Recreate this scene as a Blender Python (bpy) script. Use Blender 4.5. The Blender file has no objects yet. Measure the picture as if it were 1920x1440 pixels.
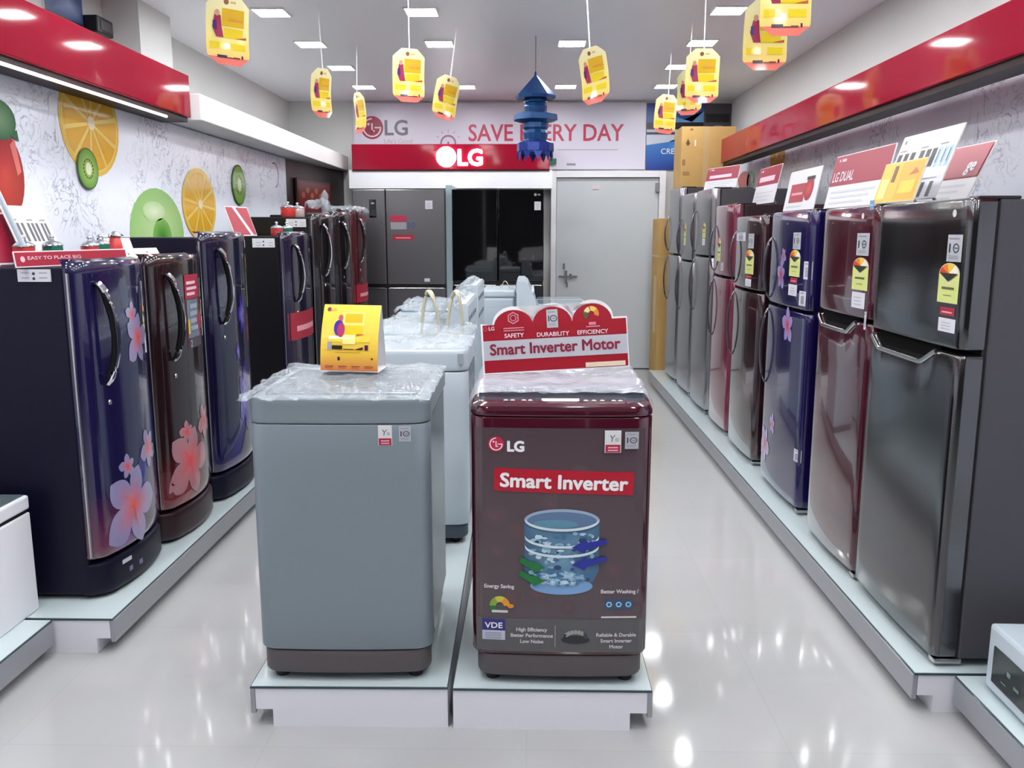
import bpy, bmesh, math, random
from mathutils import Vector, Matrix, noise
random.seed(7)
sc = bpy.context.scene
COL = sc.collection
R = math.radians
F = 1620.0; HC = 1.55

# ------------------------------------------------------------------ camera, world, exposure
PITCH = math.atan(283 / F); YAW = math.atan(30 / (F / math.cos(PITCH)))
cd = bpy.data.cameras.new('camera'); cam = bpy.data.objects.new('camera', cd); COL.objects.link(cam)
cam.location = (0, 0, HC); cam.rotation_euler = (math.pi / 2 - PITCH, 0, YAW)
cd.sensor_width = 36; cd.lens = F / 1920 * 36; cd.clip_start = 0.02
sc.camera = cam
w = bpy.data.worlds.new('world'); sc.world = w; w.use_nodes = True
w.node_tree.nodes['Background'].inputs[0].default_value = (0.035, 0.04, 0.055, 1)
w.node_tree.nodes['Background'].inputs[1].default_value = 1.0
vs = sc.view_settings
vs.view_transform = 'Standard'; vs.look = 'None'; vs.gamma = 1; vs.use_curve_mapping = False
vs.exposure = 0.0
LAMP = 79.0            # radiance of a ceiling LED panel

def lin(c):
    c = c / 255.0
    return c / 12.92 if c <= .04045 else ((c + .055) / 1.055) ** 2.4
def C(r, g, b): return (lin(r), lin(g), lin(b), 1.0)

# a pixel of the photo on a real plane of the room
def ray(x, y):
    fw = Vector((-math.sin(YAW) * math.cos(PITCH), math.cos(YAW) * math.cos(PITCH), -math.sin(PITCH)))
    rt = Vector((math.cos(YAW), math.sin(YAW), 0)); up = rt.cross(fw)
    return fw + rt * ((x - 960) / F) + up * ((720 - y) / F)
def onY(x, y, d): r = ray(x, y); return Vector((0, 0, HC)) + r * (d / r.y)
def onX(x, y, d): r = ray(x, y); return Vector((0, 0, HC)) + r * (d / r.x)

# ------------------------------------------------------------------ materials
MATS = {}
def M(name, col, rough=.5, metal=0., coat=0., emit=None, es=0., spec=.5, alpha=1., aniso=0., bump=None, var=None, coatr=.03, trans=0.):
    if name in MATS: return MATS[name]
    m = bpy.data.materials.new(name); m.use_nodes = True; MATS[name] = m
    nt = m.node_tree; p = nt.nodes['Principled BSDF']
    p.inputs['Base Color'].default_value = col
    p.inputs['Roughness'].default_value = rough; p.inputs['Metallic'].default_value = metal
    p.inputs['Coat Weight'].default_value = coat; p.inputs['Coat Roughness'].default_value = coatr
    p.inputs['Specular IOR Level'].default_value = spec; p.inputs['Alpha'].default_value = alpha
    p.inputs['Anisotropic'].default_value = aniso; p.inputs['Transmission Weight'].default_value = trans
    if emit: p.inputs['Emission Color'].default_value = emit; p.inputs['Emission Strength'].default_value = es
    tc = nt.nodes.new('ShaderNodeTexCoord')
    if var:
        n = nt.nodes.new('ShaderNodeTexNoise'); n.inputs['Scale'].default_value = var[0]; n.inputs['Detail'].default_value = 4
        mp = nt.nodes.new('ShaderNodeMapping'); mp.inputs['Scale'].default_value = var[3] if len(var) > 3 else (1, 1, 1)
        nt.links.new(tc.outputs['Object'], mp.inputs[0]); nt.links.new(mp.outputs[0], n.inputs['Vector'])
        r = nt.nodes.new('ShaderNodeValToRGB'); r.color_ramp.elements[0].color = col; r.color_ramp.elements[1].color = var[1]
        r.color_ramp.elements[0].position = .35; r.color_ramp.elements[1].position = var[2]
        nt.links.new(n.outputs['Fac'], r.inputs[0]); nt.links.new(r.outputs[0], p.inputs['Base Color'])
    if bump:
        n = nt.nodes.new('ShaderNodeTexNoise'); n.inputs['Scale'].default_value = bump[0]; n.inputs['Detail'].default_value = 3
        mp = nt.nodes.new('ShaderNodeMapping'); mp.inputs['Scale'].default_value = bump[2] if len(bump) > 2 else (1, 1, 1)
        nt.links.new(tc.outputs['Object'], mp.inputs[0]); nt.links.new(mp.outputs[0], n.inputs['Vector'])
        b = nt.nodes.new('ShaderNodeBump'); b.inputs['Strength'].default_value = bump[1]; b.inputs['Distance'].default_value = .01
        nt.links.new(n.outputs['Fac'], b.inputs['Height']); nt.links.new(b.outputs[0], p.inputs['Normal'])
    return m
def vc(name, rough, coat=0., metal=0.):
    m = M(name, (.5, .5, .5, 1), rough, metal, coat); nt = m.node_tree
    a = nt.nodes.new('ShaderNodeVertexColor'); a.layer_name = 'Col'
    nt.links.new(a.outputs[0], nt.nodes['Principled BSDF'].inputs['Base Color'])
    return m
PRINT = vc('printed_card', .35)
PGLOSS = vc('printed_gloss', .12)
DOORP = vc('printed_door', .16, .9)

white_paint = M('white_paint', C(226, 224, 224), .5, bump=(180, .03))
wall_paint = M('wall_paint', C(206, 206, 205), .6, bump=(220, .03))
ceil_paint = M('ceiling_paint', C(228, 229, 234), .42, bump=(60, .02))
niche_dark = M('dark_brown_laminate', C(52, 40, 42), .4, var=(3, C(38, 28, 30), .7, (1, 1, .15)))
red_acrylic = M('red_acrylic', C(142, 16, 42), .06, spec=.2)
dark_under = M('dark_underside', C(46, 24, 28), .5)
strip_light = M('strip_tube', C(240, 240, 240), .4, emit=(1, .97, .95, 1), es=1.3)
lamp_m = M('lamp_diffuser', C(255, 255, 255), .4, emit=(.975, .992, 1.0, 1), es=LAMP)
logo_lit = M('lit_logo', C(255, 255, 255), .4, emit=(1, .95, .97, 1), es=9.0)
lamp_rim = M('lamp_rim', C(240, 240, 240), .4)
white_plas = M('white_plastic', C(188, 199, 208), .28)
white_lam = M('white_laminate', C(232, 232, 238), .4)
alu = M('brushed_aluminium', C(168, 170, 176), .36, .6, bump=(90, .04, (1, 1, 30)))
glass_top = M('frosted_glass_top', C(198, 211, 214), .08, coat=.4)
glass_edge = M('glass_edge_green', C(54, 74, 78), .1)
chrome = M('chrome', C(225, 225, 230), .08, 1.)
chrome_soft = M('satin_chrome', C(190, 188, 188), .22, 1.)
black_pl = M('black_plastic', C(16, 15, 18), .35)
void_m = M('recess_shade', C(7, 7, 8), .8, spec=.1)  # near-black colour paints in the shade inside the grip recesses
rubber = M('rubber', C(24, 23, 25), .7)
grey_side = M('grey_painted_side', C(74, 72, 78), .45, spec=.3, bump=(320, .05))
black_side = M('black_painted_side', C(15, 12, 18), .38, spec=.35)
navy_side = M('navy_painted_side', C(11, 9, 34), .45, spec=.25, bump=(320, .05))
maroon_side = M('maroon_painted_side', C(40, 15, 24), .38)
steel = M('brushed_dark_steel', C(100, 99, 101), .13, .95, bump=(40, .03, (1, 1, 14)))
steel_light = M('brushed_light_steel', C(162, 160, 164), .26, .9, aniso=.4, bump=(40, .03, (1, 1, 14)))
steel_back = M('brushed_grey_steel', C(124, 122, 126), .3, .85, bump=(40, .03, (14, 1, 1)))
maroon_gloss = M('maroon_gloss_door', C(62, 18, 32), .14, coat=1., var=(7, C(80, 28, 40), .75))
darkmar = M('dark_wine_door', C(36, 20, 26), .13, coat=1., var=(6, C(60, 30, 36), .8))
red_mar = M('red_wine_door', C(108, 26, 56), .16, coat=1.)
black_glass = M('black_glass_door', C(7, 7, 10), .04, coat=1.)
silver_w = M('silver_washer_body', C(128, 139, 146), .36, .15)
silver_k = M('brown_grey_kickplate', C(84, 78, 80), .45)
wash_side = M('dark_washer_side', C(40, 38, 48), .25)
wine_w = M('wine_washer_body', C(66, 10, 30), .1, coat=1.)
carton = M('cardboard', C(196, 158, 96), .75, var=(2.5, C(180, 142, 84), .75), bump=(90, .05, (1, 1, .1)))
carton_tape = M('carton_tape', C(186, 160, 110), .3)
strap_m = M('beige_strap', C(192, 186, 164), .4)
lantern_m = M('blue_foil_paper', C(16, 72, 124), .3, .3, var=(9, C(12, 48, 108), .7))
string_m = M('white_string', C(235, 235, 235), .6)
wood_frame = M('dark_wood_frame', C(64, 34, 28), .4)
board_back = M('board_white', C(226, 224, 226), .5)
pot_red = M('red_enamel', C(206, 60, 58), .25); pot_green = M('green_enamel', C(16, 110, 84), .25)
pot_metal = M('lid_metal', C(190, 198, 206), .2, .8)
film = M('clear_film', C(176, 186, 194), .12, spec=1., alpha=.38, bump=(40, .6))
film_thin = M('thin_film', C(226, 228, 236), .1, spec=1., alpha=.22, bump=(14, .35))
win_glass = M('night_glass', C(12, 13, 16), .5)

def tile_mat():
    m = M('polished_floor_tile', C(177, 177, 177), .07, spec=.5); nt = m.node_tree; p = nt.nodes['Principled BSDF']
    tc = nt.nodes.new('ShaderNodeTexCoord'); b = nt.nodes.new('ShaderNodeTexBrick')
    b.offset = 0; b.inputs['Scale'].default_value = 1; b.inputs['Brick Width'].default_value = .8; b.inputs['Row Height'].default_value = .8
    b.inputs['Mortar Size'].default_value = .0016; b.inputs['Mortar Smooth'].default_value = .2
    b.inputs['Color1'].default_value = C(177, 177, 177); b.inputs['Color2'].default_value = C(175, 175, 175); b.inputs['Mortar'].default_value = C(170, 170, 170)
    n = nt.nodes.new('ShaderNodeTexNoise'); n.inputs['Scale'].default_value = 3; n.inputs['Detail'].default_value = 6
    mx = nt.nodes.new('ShaderNodeMix'); mx.data_type = 'RGBA'; mx.blend_type = 'MULTIPLY'; mx.inputs[0].default_value = .06
    nt.links.new(tc.outputs['Object'], b.inputs['Vector']); nt.links.new(tc.outputs['Object'], n.inputs['Vector'])
    nt.links.new(b.outputs['Color'], mx.inputs[6]); nt.links.new(n.outputs['Color'], mx.inputs[7]); nt.links.new(mx.outputs[2], p.inputs['Base Color'])
    return m
floor_m = tile_mat()
def splash_mat():
    """white printed wall graphic with thin blue-grey water splashes"""
    m = M('splash_mural', C(214, 216, 228), .3); nt = m.node_tree; p = nt.nodes['Principled BSDF']; N = nt.nodes.new; L = nt.links.new
    tc = N('ShaderNodeTexCoord')
    n1 = N('ShaderNodeTexNoise'); n1.inputs['Scale'].default_value = 7; n1.inputs['Detail'].default_value = 5; n1.inputs['Distortion'].default_value = 2.2
    L(tc.outputs['Object'], n1.inputs['Vector'])
    r1 = N('ShaderNodeValToRGB'); e = r1.color_ramp.elements
    e[0].position = .47; e[0].color = (0, 0, 0, 1); e[1].position = .53; e[1].color = (0, 0, 0, 1)
    k = e.new(.5); k.color = (1, 1, 1, 1)
    L(n1.outputs['Fac'], r1.inputs[0])
    n2 = N('ShaderNodeTexNoise'); n2.inputs['Scale'].default_value = 2.0; n2.inputs['Detail'].default_value = 3
    L(tc.outputs['Object'], n2.inputs['Vector'])
    r2 = N('ShaderNodeValToRGB'); r2.color_ramp.elements[0].position = .47; r2.color_ramp.elements[1].position = .60
    L(n2.outputs['Fac'], r2.inputs[0])
    mu = N('ShaderNodeMath'); mu.operation = 'MULTIPLY'; L(r1.outputs[0], mu.inputs[0]); L(r2.outputs[0], mu.inputs[1])
    m2 = N('ShaderNodeMath'); m2.operation = 'MULTIPLY'; m2.inputs[1].default_value = .75; L(mu.outputs[0], m2.inputs[0])
    mx = N('ShaderNodeMix'); mx.data_type = 'RGBA'; L(m2.outputs[0], mx.inputs[0])
    mx.inputs[6].default_value = C(236, 240, 252); mx.inputs[7].default_value = C(92, 104, 136)
    L(mx.outputs[2], p.inputs['Base Color']); return m
mural_m = splash_mat()

# ------------------------------------------------------------------ mesh builder
class MB:
    def __init__(s): s.v = []; s.f = []; s.mi = []; s.c = []; s.sm = []; s.mats = []; s.X = None
    def add(s, vs_, fs, mat, cols=None, smooth=False):
        if mat not in s.mats: s.mats.append(mat)
        k = s.mats.index(mat); o = len(s.v)
        for i, p in enumerate(vs_):
            p = Vector(p)
            s.v.append(s.X @ p if s.X else p)
            s.c.append(cols[i] if isinstance(cols, list) else (cols or (1, 1, 1, 1)))
        for q in fs: s.f.append([o + a for a in q]); s.mi.append(k); s.sm.append(smooth)
    def box(s, x0, y0, z0, x1, y1, z1, mat, bev=0., seg=2, col=None):
        if bev <= 0:
            s.add([(x0, y0, z0), (x1, y0, z0), (x1, y1, z0), (x0, y1, z0), (x0, y0, z1), (x1, y0, z1), (x1, y1, z1), (x0, y1, z1)],
                  [(3, 2, 1, 0), (4, 5, 6, 7), (0, 1, 5, 4), (1, 2, 6, 5), (2, 3, 7, 6), (3, 0, 4, 7)], mat, col)
            return
        bm = bmesh.new(); bmesh.ops.create_cube(bm, size=1)
        for q in bm.verts: q.co = ((x0 + x1) / 2 + q.co.x * (x1 - x0), (y0 + y1) / 2 + q.co.y * (y1 - y0), (z0 + z1) / 2 + q.co.z * (z1 - z0))
        bmesh.ops.bevel(bm, geom=bm.edges[:], offset=bev, segments=seg, affect='EDGES', profile=.5)
        bm.verts.index_update()
        s.add([q.co.copy() for q in bm.verts], [[a.index for a in f.verts] for f in bm.faces], mat, col, False); bm.free()
    def prism(s, poly, a, b, mat, axis='y', smooth=False):
        """poly in the plane across axis, swept from a to b"""
        def P(q, t): return {'y': (q[0], t, q[1]), 'x': (t, q[0], q[1]), 'z': (q[0], q[1], t)}[axis]
        n = len(poly); vs_ = [P(q, a) for q in poly] + [P(q, b) for q in poly]
        fs = [list(range(n)), list(range(2 * n - 1, n - 1, -1))] + [(i, i + n, (i + 1) % n + n, (i + 1) % n) for i in range(n)]
        s.add(vs_, fs, mat, None, smooth)
    def tube(s, pts, r, mat, seg=8, flat=None):
        pts = [Vector(p) for p in pts]; n = len(pts); rings = []
        ref = Vector((0, 0, 1))
        for i, p in enumerate(pts):
            t = (pts[min(i + 1, n - 1)] - pts[max(i - 1, 0)]).normalized()
            if abs(t.dot(ref)) > .95: a = t.cross(Vector((1, 0, 0)))
            else: a = t.cross(ref)
            a.normalize(); b = t.cross(a).normalized()
            rr = r[i] if isinstance(r, (list, tuple)) else r
            fa, fb = flat or (1, 1)
            rings.append([p + a * math.cos(2 * math.pi * k / seg) * rr * fa + b * math.sin(2 * math.pi * k / seg) * rr * fb for k in range(seg)])
        vs_ = [q for rg in rings for q in rg]
        fs = [(i * seg + k, i * seg + (k + 1) % seg, (i + 1) * seg + (k + 1) % seg, (i + 1) * seg + k) for i in range(n - 1) for k in range(seg)]
        fs += [list(range(seg - 1, -1, -1)), [(n - 1) * seg + k for k in range(seg)]]
        s.add(vs_, fs, mat, None, True)
    def lathe(s, prof, mat, seg=24, c=(0, 0, 0), smooth=True):
        vs_ = []
        for r, z in prof:
            for k in range(seg):
                a = 2 * math.pi * (k + .5) / seg; vs_.append((c[0] + r * math.cos(a), c[1] + r * math.sin(a), c[2] + z))
        n = len(prof)
        fs = [(i * seg + k, i * seg + (k + 1) % seg, (i + 1) * seg + (k + 1) % seg, (i + 1) * seg + k) for i in range(n - 1) for k in range(seg)]
        fs += [list(range(seg - 1, -1, -1)), [(n - 1) * seg + k for k in range(seg)]]
        s.add(vs_, fs, mat, None, smooth)
    def grid(s, fn, nu, nv, mat, colf=None, smooth=True):
        vs_ = []; cs = []
        for j in range(nv + 1):
            for i in range(nu + 1):
                vs_.append(fn(i / nu, j / nv)); cs.append(colf(i / nu, j / nv) if colf else (1, 1, 1, 1))
        k = nu + 1
        s.add(vs_, [(j * k + i, j * k + i + 1, (j + 1) * k + i + 1, (j + 1) * k + i) for j in range(nv) for i in range(nu)], mat, cs, smooth)
    def build(s, name, parent=None, loc=None, **props):
        me = bpy.data.meshes.new(name); me.from_pydata([tuple(p) for p in s.v], [], s.f)
        for m in s.mats: me.materials.append(m)
        me.polygons.foreach_set('material_index', s.mi); me.polygons.foreach_set('use_smooth', s.sm)
        if any(m in (PRINT, PGLOSS, DOORP) for m in s.mats):
            a = me.color_attributes.new('Col', 'FLOAT_COLOR', 'POINT')
            a.data.foreach_set('color', [x for c in s.c for x in c])
        me.validate(); me.update()
        try: me.set_sharp_from_angle(angle=R(38))
        except Exception: pass
        me.polygons.foreach_set('use_smooth', s.sm); me.update()
        o = bpy.data.objects.new(name, me); COL.objects.link(o)
        if parent: o.parent = parent
        if loc: o.location = loc
        for k, v in props.items(): o[k] = v
        return o

def thing(name, label, cat, loc=(0, 0, 0), rz=0., group=None, rx=0., ry=0.):
    o = bpy.data.objects.new(name, None); COL.objects.link(o); o.empty_display_size = .05
    o.location = loc; o.rotation_euler = (rx, ry, rz); o['label'] = label; o['category'] = cat
    if group: o['group'] = group
    return o
def tag(o, label, cat, group=None):
    o['label'] = label; o['category'] = cat
    if group: o['group'] = group
    return o
def struct(mb, name, parent=None):
    return mb.build(name, parent) if parent else mb.build(name, None, kind='structure')
def sbox(name, *a, **k):
    mb = MB(); mb.box(*a, **k); return struct(mb, name)

# ------------------------------------------------------------------ printing: shapes laid on a surface S(u, v, h)
_txt = {}
def text_mesh(s, bold=0.):
    k = (s, bold)
    if k in _txt: return _txt[k]
    cu = bpy.data.curves.new('t', 'FONT'); cu.body = s; cu.size = 1; cu.offset = bold; cu.resolution_u = 3
    ob = bpy.data.objects.new('t', cu); COL.objects.link(ob)
    dg = bpy.context.evaluated_depsgraph_get(); dg.update()
    me = bpy.data.meshes.new_from_object(ob.evaluated_get(dg))
    vs_ = [(v.co.x, v.co.y) for v in me.vertices]; fs = [list(p.vertices) for p in me.polygons]
    bpy.data.objects.remove(ob); bpy.data.curves.remove(cu); bpy.data.meshes.remove(me)
    _txt[k] = (vs_, fs); return _txt[k]
class Ink:
    def __init__(s, mb, S, mat=None, h=.0006, curved=False): s.mb = mb; s.S = S; s.mat = mat or PRINT; s.h = h; s.curved = curved
    def poly(s, pts, col, k=1, mat=None):
        cx = sum(p[0] for p in pts) / len(pts); cy = sum(p[1] for p in pts) / len(pts); n = len(pts)
        cols = ([col[0]] + [col[1]] * n) if isinstance(col, list) else [col] * (n + 1)
        s.mb.add([s.S(cx, cy, s.h * k)] + [s.S(u, v, s.h * k) for u, v in pts], [(0, 1 + i, 1 + (i + 1) % n) for i in range(n)], mat or s.mat, cols)
    def rect(s, u0, v0, u1, v1, col, k=1, n=1, mat=None, top=None, m=1):
        cs = []; vs_ = []; n, m = (max(n, int(abs(u1 - u0) / .02)), max(m, int(abs(v1 - v0) / .02))) if s.curved == 2 else ((max(n, int(abs(u1 - u0) / .02)) if s.curved else n), m)
        for j in range(m + 1):
            for i in range(n + 1):
                t = j / m
                vs_.append(s.S(u0 + (u1 - u0) * i / n, v0 + (v1 - v0) * t, s.h * k))
                cs.append(tuple(col[q] * (1 - t) + (top or col)[q] * t for q in range(4)))
        q = n + 1
        s.mb.add(vs_, [(j * q + i, j * q + i + 1, (j + 1) * q + i + 1, (j + 1) * q + i) for j in range(m) for i in range(n)], mat or s.mat, cs)
    def disc(s, u, v, ru, rv, col, k=1, n=28, a0=0., mat=None):
        s.poly([(u + ru * math.cos(a0 + 2 * math.pi * i / n), v + rv * math.sin(a0 + 2 * math.pi * i / n)) for i in range(n)], col, k, mat)
    def ring(s, u, v, r0, r1, col, k=1, a0=0., a1=360., n=28, asp=1., mat=None):
        vs_ = []
        for i in range(n + 1):
            a = R(a0 + (a1 - a0) * i / n)
            for r in (r0, r1): vs_.append(s.S(u + r * math.cos(a) * asp, v + r * math.sin(a), s.h * k))
        s.mb.add(vs_, [(2 * i, 2 * i + 1, 2 * i + 3, 2 * i + 2) for i in range(n)], mat or s.mat, [col] * len(vs_))
    def text(s, t, u, v, size, col, k=2, align='c', bold=0., asp=1., shear=0., mat=None, rot=0., width=None):
        vs_, fs = text_mesh(t, 0.)
        if not vs_: return
        x0 = min(p[0] for p in vs_); x1 = max(p[0] for p in vs_)
        if width: asp = width / ((x1 - x0) * size)
        off = {'c': (x0 + x1) / 2, 'l': x0, 'r': x1}[align]
        cr, sr = math.cos(rot), math.sin(rot); P = []
        for x, y in vs_:
            a = (x - off) * size * asp + y * size * shear; b = y * size
            P.append(s.S(u + a * cr - b * sr, v + a * sr + b * cr, s.h * k))
        s.mb.add(P, fs, mat or s.mat, [col] * len(P))
        if bold:
            for q in range(6):
                a = size * bold * math.cos(q * 1.0472); b = size * bold * math.sin(q * 1.0472)
                s.mb.add([s.S(*(lambda x, y: (u + ((x - off) * size * asp + y * size * shear + a) * cr - (y * size + b) * sr, v + ((x - off) * size * asp + y * size * shear + a) * sr + (y * size + b) * cr))(x, y), s.h * (k + .12 * (q + 1))) for x, y in vs_], fs, mat or s.mat, [col] * len(P))
    def logo(s, u, v, r, disc=C(178, 28, 64), line=C(240, 232, 236), k=2, mat=None, lmat=None):
        if disc: s.disc(u, v, r, r, disc, k, mat=mat)
        t = r * .13; mm = lmat or mat
        s.ring(u, v, r * .70, r * .70 + t, line, k + 1, 90, 360, 24, mat=mm)
        s.rect(u + r * .22, v - t * .5, u + r * .82, v + t * .5, line, k + 1, mat=mm)
        s.rect(u - t * .5, v - r * .36, u + t * .5, v + r * .38, line, k + 1, mat=mm)
        s.rect(u - t * .5, v - r * .36, u + r * .24, v - r * .36 + t, line, k + 1, mat=mm)
        s.disc(u - r * .32, v + r * .30, r * .12, r * .12, line, k + 1, 12, mat=mm)
    def flower(s, u, v, r, ci, co, k=2, rot=0., asp=.75, skew=.0, n=5):
        for q in range(n):
            a = rot + 2 * math.pi * q / n; rr = r * (.85 + .3 * ((q * 37) % 5) / 5); ca, sa = math.cos(a), math.sin(a)
            left = []; mid = []; right = []; m = 9
            for i in range(m + 1):
                t = i / m; hw = .37 * rr * math.sin(math.pi * t ** 1.25 * .985 + .03) ** .8; bend = .10 * rr * t * t
                left.append((t * rr, hw + bend, t)); mid.append((t * rr, bend + hw * .1, t)); right.append((t * rr, -hw * .8 + bend, t))
            vs_ = []; cs = []
            for jj, (x, y, t) in enumerate(left + mid + right):
                X_, Y_ = x * ca - y * sa, x * sa + y * ca
                vs_.append(s.S(u + (X_ + Y_ * skew) * asp, v + Y_, s.h * k)); f = min(1., t * (1.25 if m < jj <= 2 * m + 1 else 2.0) + .05) ** .8
                cs.append(tuple(ci[z] * (1 - f) + co[z] * f for z in range(4)))
            s.mb.add(vs_, [(c * (m + 1) + i, c * (m + 1) + i + 1, (c + 1) * (m + 1) + i + 1, (c + 1) * (m + 1) + i) for c in (0, 1) for i in range(m)], s.mat, cs)
            x, y = rr * .55 * math.cos(a), rr * .55 * math.sin(a); d = rr * .04; nx, ny = -math.sin(a) * d, math.cos(a) * d
            s.mb.add([s.S(u + nx * asp, v + ny, s.h * (k + 1)), s.S(u - nx * asp, v - ny, s.h * (k + 1)), s.S(u + (x + y * skew) * asp, v + y, s.h * (k + 1))], [(0, 1, 2)], s.mat, [ci, ci, tuple(.5 * (ci[z] + co[z]) for z in range(4))])
def flatS(y=0.): return lambda u, v, h: (u, y - h, v)

WH = C(238, 236, 238); RED = C(190, 24, 52); DRED = C(150, 20, 44); BLK = C(22, 20, 24); GRY = C(120, 118, 126); YEL = C(234, 204, 60)

# ------------------------------------------------------------------ ceiling lamps (rows one metre apart)
rows = [(9.03, (-1.65, -.64, .37, 1.37), 'row nearest the back wall'), (8.0, (-1.66, 1.32), 'second row from the back wall'),
        (7.03, (-1.69, -.69, .335, 1.335), 'third row from the back wall'), (6.05, (-1.71, -.71, 1.315), 'nearest visible row'),
        (5.05, (-1.7, -.7, .33, 1.33), None), (4.05, (-1.7, -.7, .33, 1.33), None), (3.0, (-1.7, -.7, .33, 1.33), None),
        (2.0, (-1.7, -.7, .33, 1.33), None), (1.0, (-1.7, -.7, .33, 1.33), None), (-.2, (-1.7, .33, 1.33), None)]
pos4 = {4: ('far left', 'left of centre', 'right of centre', 'far right'), 3: ('far left', 'left of centre', 'far right'), 2: ('left', 'right')}
frame_b = MB(); 
for a in ((-.11, -.11, .11, -.1), (-.11, .1, .11, .11), (-.11, -.1, -.1, .1), (.1, -.1, .11, .1)): frame_b.box(a[0], a[1], 0, a[2], a[3], .012, lamp_rim)
diff_b = MB(); diff_b.box(-.1, -.1, .003, .1, .1, .01, lamp_m)
lt = None
for Yl, xs, nm in rows:
    for i, xl in enumerate(xs):
        lab = f'square lit ceiling panel, {pos4[len(xs)][i]} in the {nm}' if nm else 'square lit ceiling panel above the shop entrance, reflected in the glossy fascias'
        t = thing('ceiling_light', lab, 'ceiling light', (xl, Yl, 2.988), 0, 'square ceiling light panels' if nm else 'ceiling panels near the entrance')
        if lt is None:
            lf = frame_b.build('light_frame', t); ld = diff_b.build('diffuser', t, label='glowing white diffuser'); lt = t
        else:
            for o in (lf, ld): c = o.copy(); COL.objects.link(c); c.parent = t

# ------------------------------------------------------------------ room shell
XL, XR, YB, YF, ZC = -2.68, 2.25, 10.0, -2.2, 3.0
sbox('floor', XL - .1, YF - .1, -.1, XR + .1, YB + .1, 0, floor_m)
sbox('ceiling', XL - .1, YF - .1, ZC, XR + .1, YB + .1, ZC + .1, ceil_paint)
sbox('wall_left', XL - .1, YF, 0, XL, YB, ZC, wall_paint)
sbox('wall_right', XR, YF, 0, XR + .1, YB, ZC, wall_paint)
sbox('wall_back', XL, YB, 0, XR, YB + .1, ZC, wall_paint)
mb = MB(); mb.box(XL, YF - .1, 2.55, XR, YF, ZC, wall_paint); struct(mb, 'wall_front')
mb = MB(); mb.box(XL, YF - .06, 0, XR, YF - .03, 2.55, win_glass)
o = mb.build('window_1', None, kind='structure')
fb = MB()
for x in (XL + .03, -1.0, .6, XR - .03): fb.box(x - .03, YF - .09, 0, x + .03, YF, 2.55, alu)
fb.build('window_frame', o)
# half-height stud walls carrying the printed panels
sbox('trim_1', XL, YF, 0, -2.29, 8.28, 2.235, white_paint)
sbox('trim_2', 2.135, YF, 0, XR, 9.3, 2.5, white_paint)
# left column and the white bulkhead beam
sbox('trim_3', XL, 5.7, 2.5, -2.45, 6.2, ZC, wall_paint)
mb = MB(); mb.box(-2.68, 5.53, 2.24, -2.03, YB, 2.40, white_paint, .006); struct(mb, 'trim_4')
mb = MB(); mb.prism([(-2.29, 8.28), (-2.09, 9.999), (-2.68, 9.999), (-2.68, 8.28)], 0, 2.235, niche_dark, 'z'); struct(mb, 'trim_5')
# niche lintel under the lit fascia and its side post
sbox('trim_6', -1.95, 9.62, 2.03, .26, 9.98, 2.225, white_lam)
sbox('trim_7', -.84, 8.98, 0, -.775, 9.6, 2.03, M('pale_side_panel', C(176, 194, 202), .3))

# back door: frame, leaf, bolt, plates
mb = MB()
mb.box(.255, 9.86, 0, .315, YB, 2.23, white_lam, .004); mb.box(1.46, 9.86, 0, 1.53, YB, 2.23, white_lam, .004); mb.box(.315, 9.86, 2.16, 1.46, YB, 2.23, white_lam, .004)
door = mb.build('door_1', None, kind='structure')
mb = MB(); mb.box(.32, 9.9, .01, 1.455, 9.95, 2.155, M('door_leaf_paint', C(194, 199, 204), .35), .003); mb.build('door_leaf', door)
mb = MB()
mb.box(.35, 9.875, 1.06, .56, 9.9, 1.075, chrome_soft); mb.box(.42, 9.87, 1.0, .445, 9.9, 1.13, chrome_soft)
mb.box(.47, 9.88, 1.04, .5, 9.9, 1.095, chrome_soft); mb.box(.40, 9.885, 1.15, .42, 9.9, 1.21, chrome_soft); mb.box(.44, 9.885, .95, .455, 9.9, 1.0, chrome_soft)
mb.build('door_bolt', door, label='grey metal sliding bolt')
mb = MB(); mb.box(.72, 9.893, 2.03, .80, 9.9, 2.08, M('pale_pink_card', C(214, 196, 200), .5)); mb.build('door_notice', door)
mb = MB(); mb.box(1.415, 9.84, 2.0, 1.455, 9.9, 2.1, M('grey_door_closer', C(128, 130, 136), .4), .004); mb.build('door_closer', door)

# ------------------------------------------------------------------ display platforms
def platform(label, x0, x1, y0, y1, left=True, right=True, front=True, group=None, rz=0, inset=.07):
    cx, cy = (x0 + x1) / 2, y0
    t = thing('display_platform', label, 'platform', (cx, cy, 0), R(rz), group); a, b, L_ = x0 - cx, x1 - cx, y1 - y0
    il, ir = (inset if left else .004), (inset if right else .004)
    e0, e1 = a + (.017 if left else .004), b - (.017 if right else .004)
    mb = MB(); mb.prism([(a + il, 0), (b - ir, 0), (b - ir, .06), (e1, .06), (e1, .132), (e0, .132), (e0, .06), (a + il, .06)], 0, L_, white_lam, 'y'); mb.build('plinth', t)
    mb = MB(); mb.box(a + .002, -.004, .132, b - .002, L_ - .002, .1385, glass_edge); mb.box(a + .005, -.001, .1385, b - .005, L_ - .005, .14, glass_top)
    mb.build('glass_top', t, label='pale frosted glass top')
    for s_, on in ((a, left), (b - .016, right)):
        if on:
            mb = MB(); mb.box(s_, .0, .045, s_ + .016, L_ - .002, .1315, alu, .002); mb.build('edge_trim', t, label='grey aluminium edge trim')
    return t
platform('white plinth with frosted glass top under the grey washer', -.876, -.246, 2.515, 7.6, True, False, rz=.5)
platform('white plinth with frosted glass top under the wine-red washer', -.236, .396, 2.51, 7.6, False, True, rz=-.25)
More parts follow.
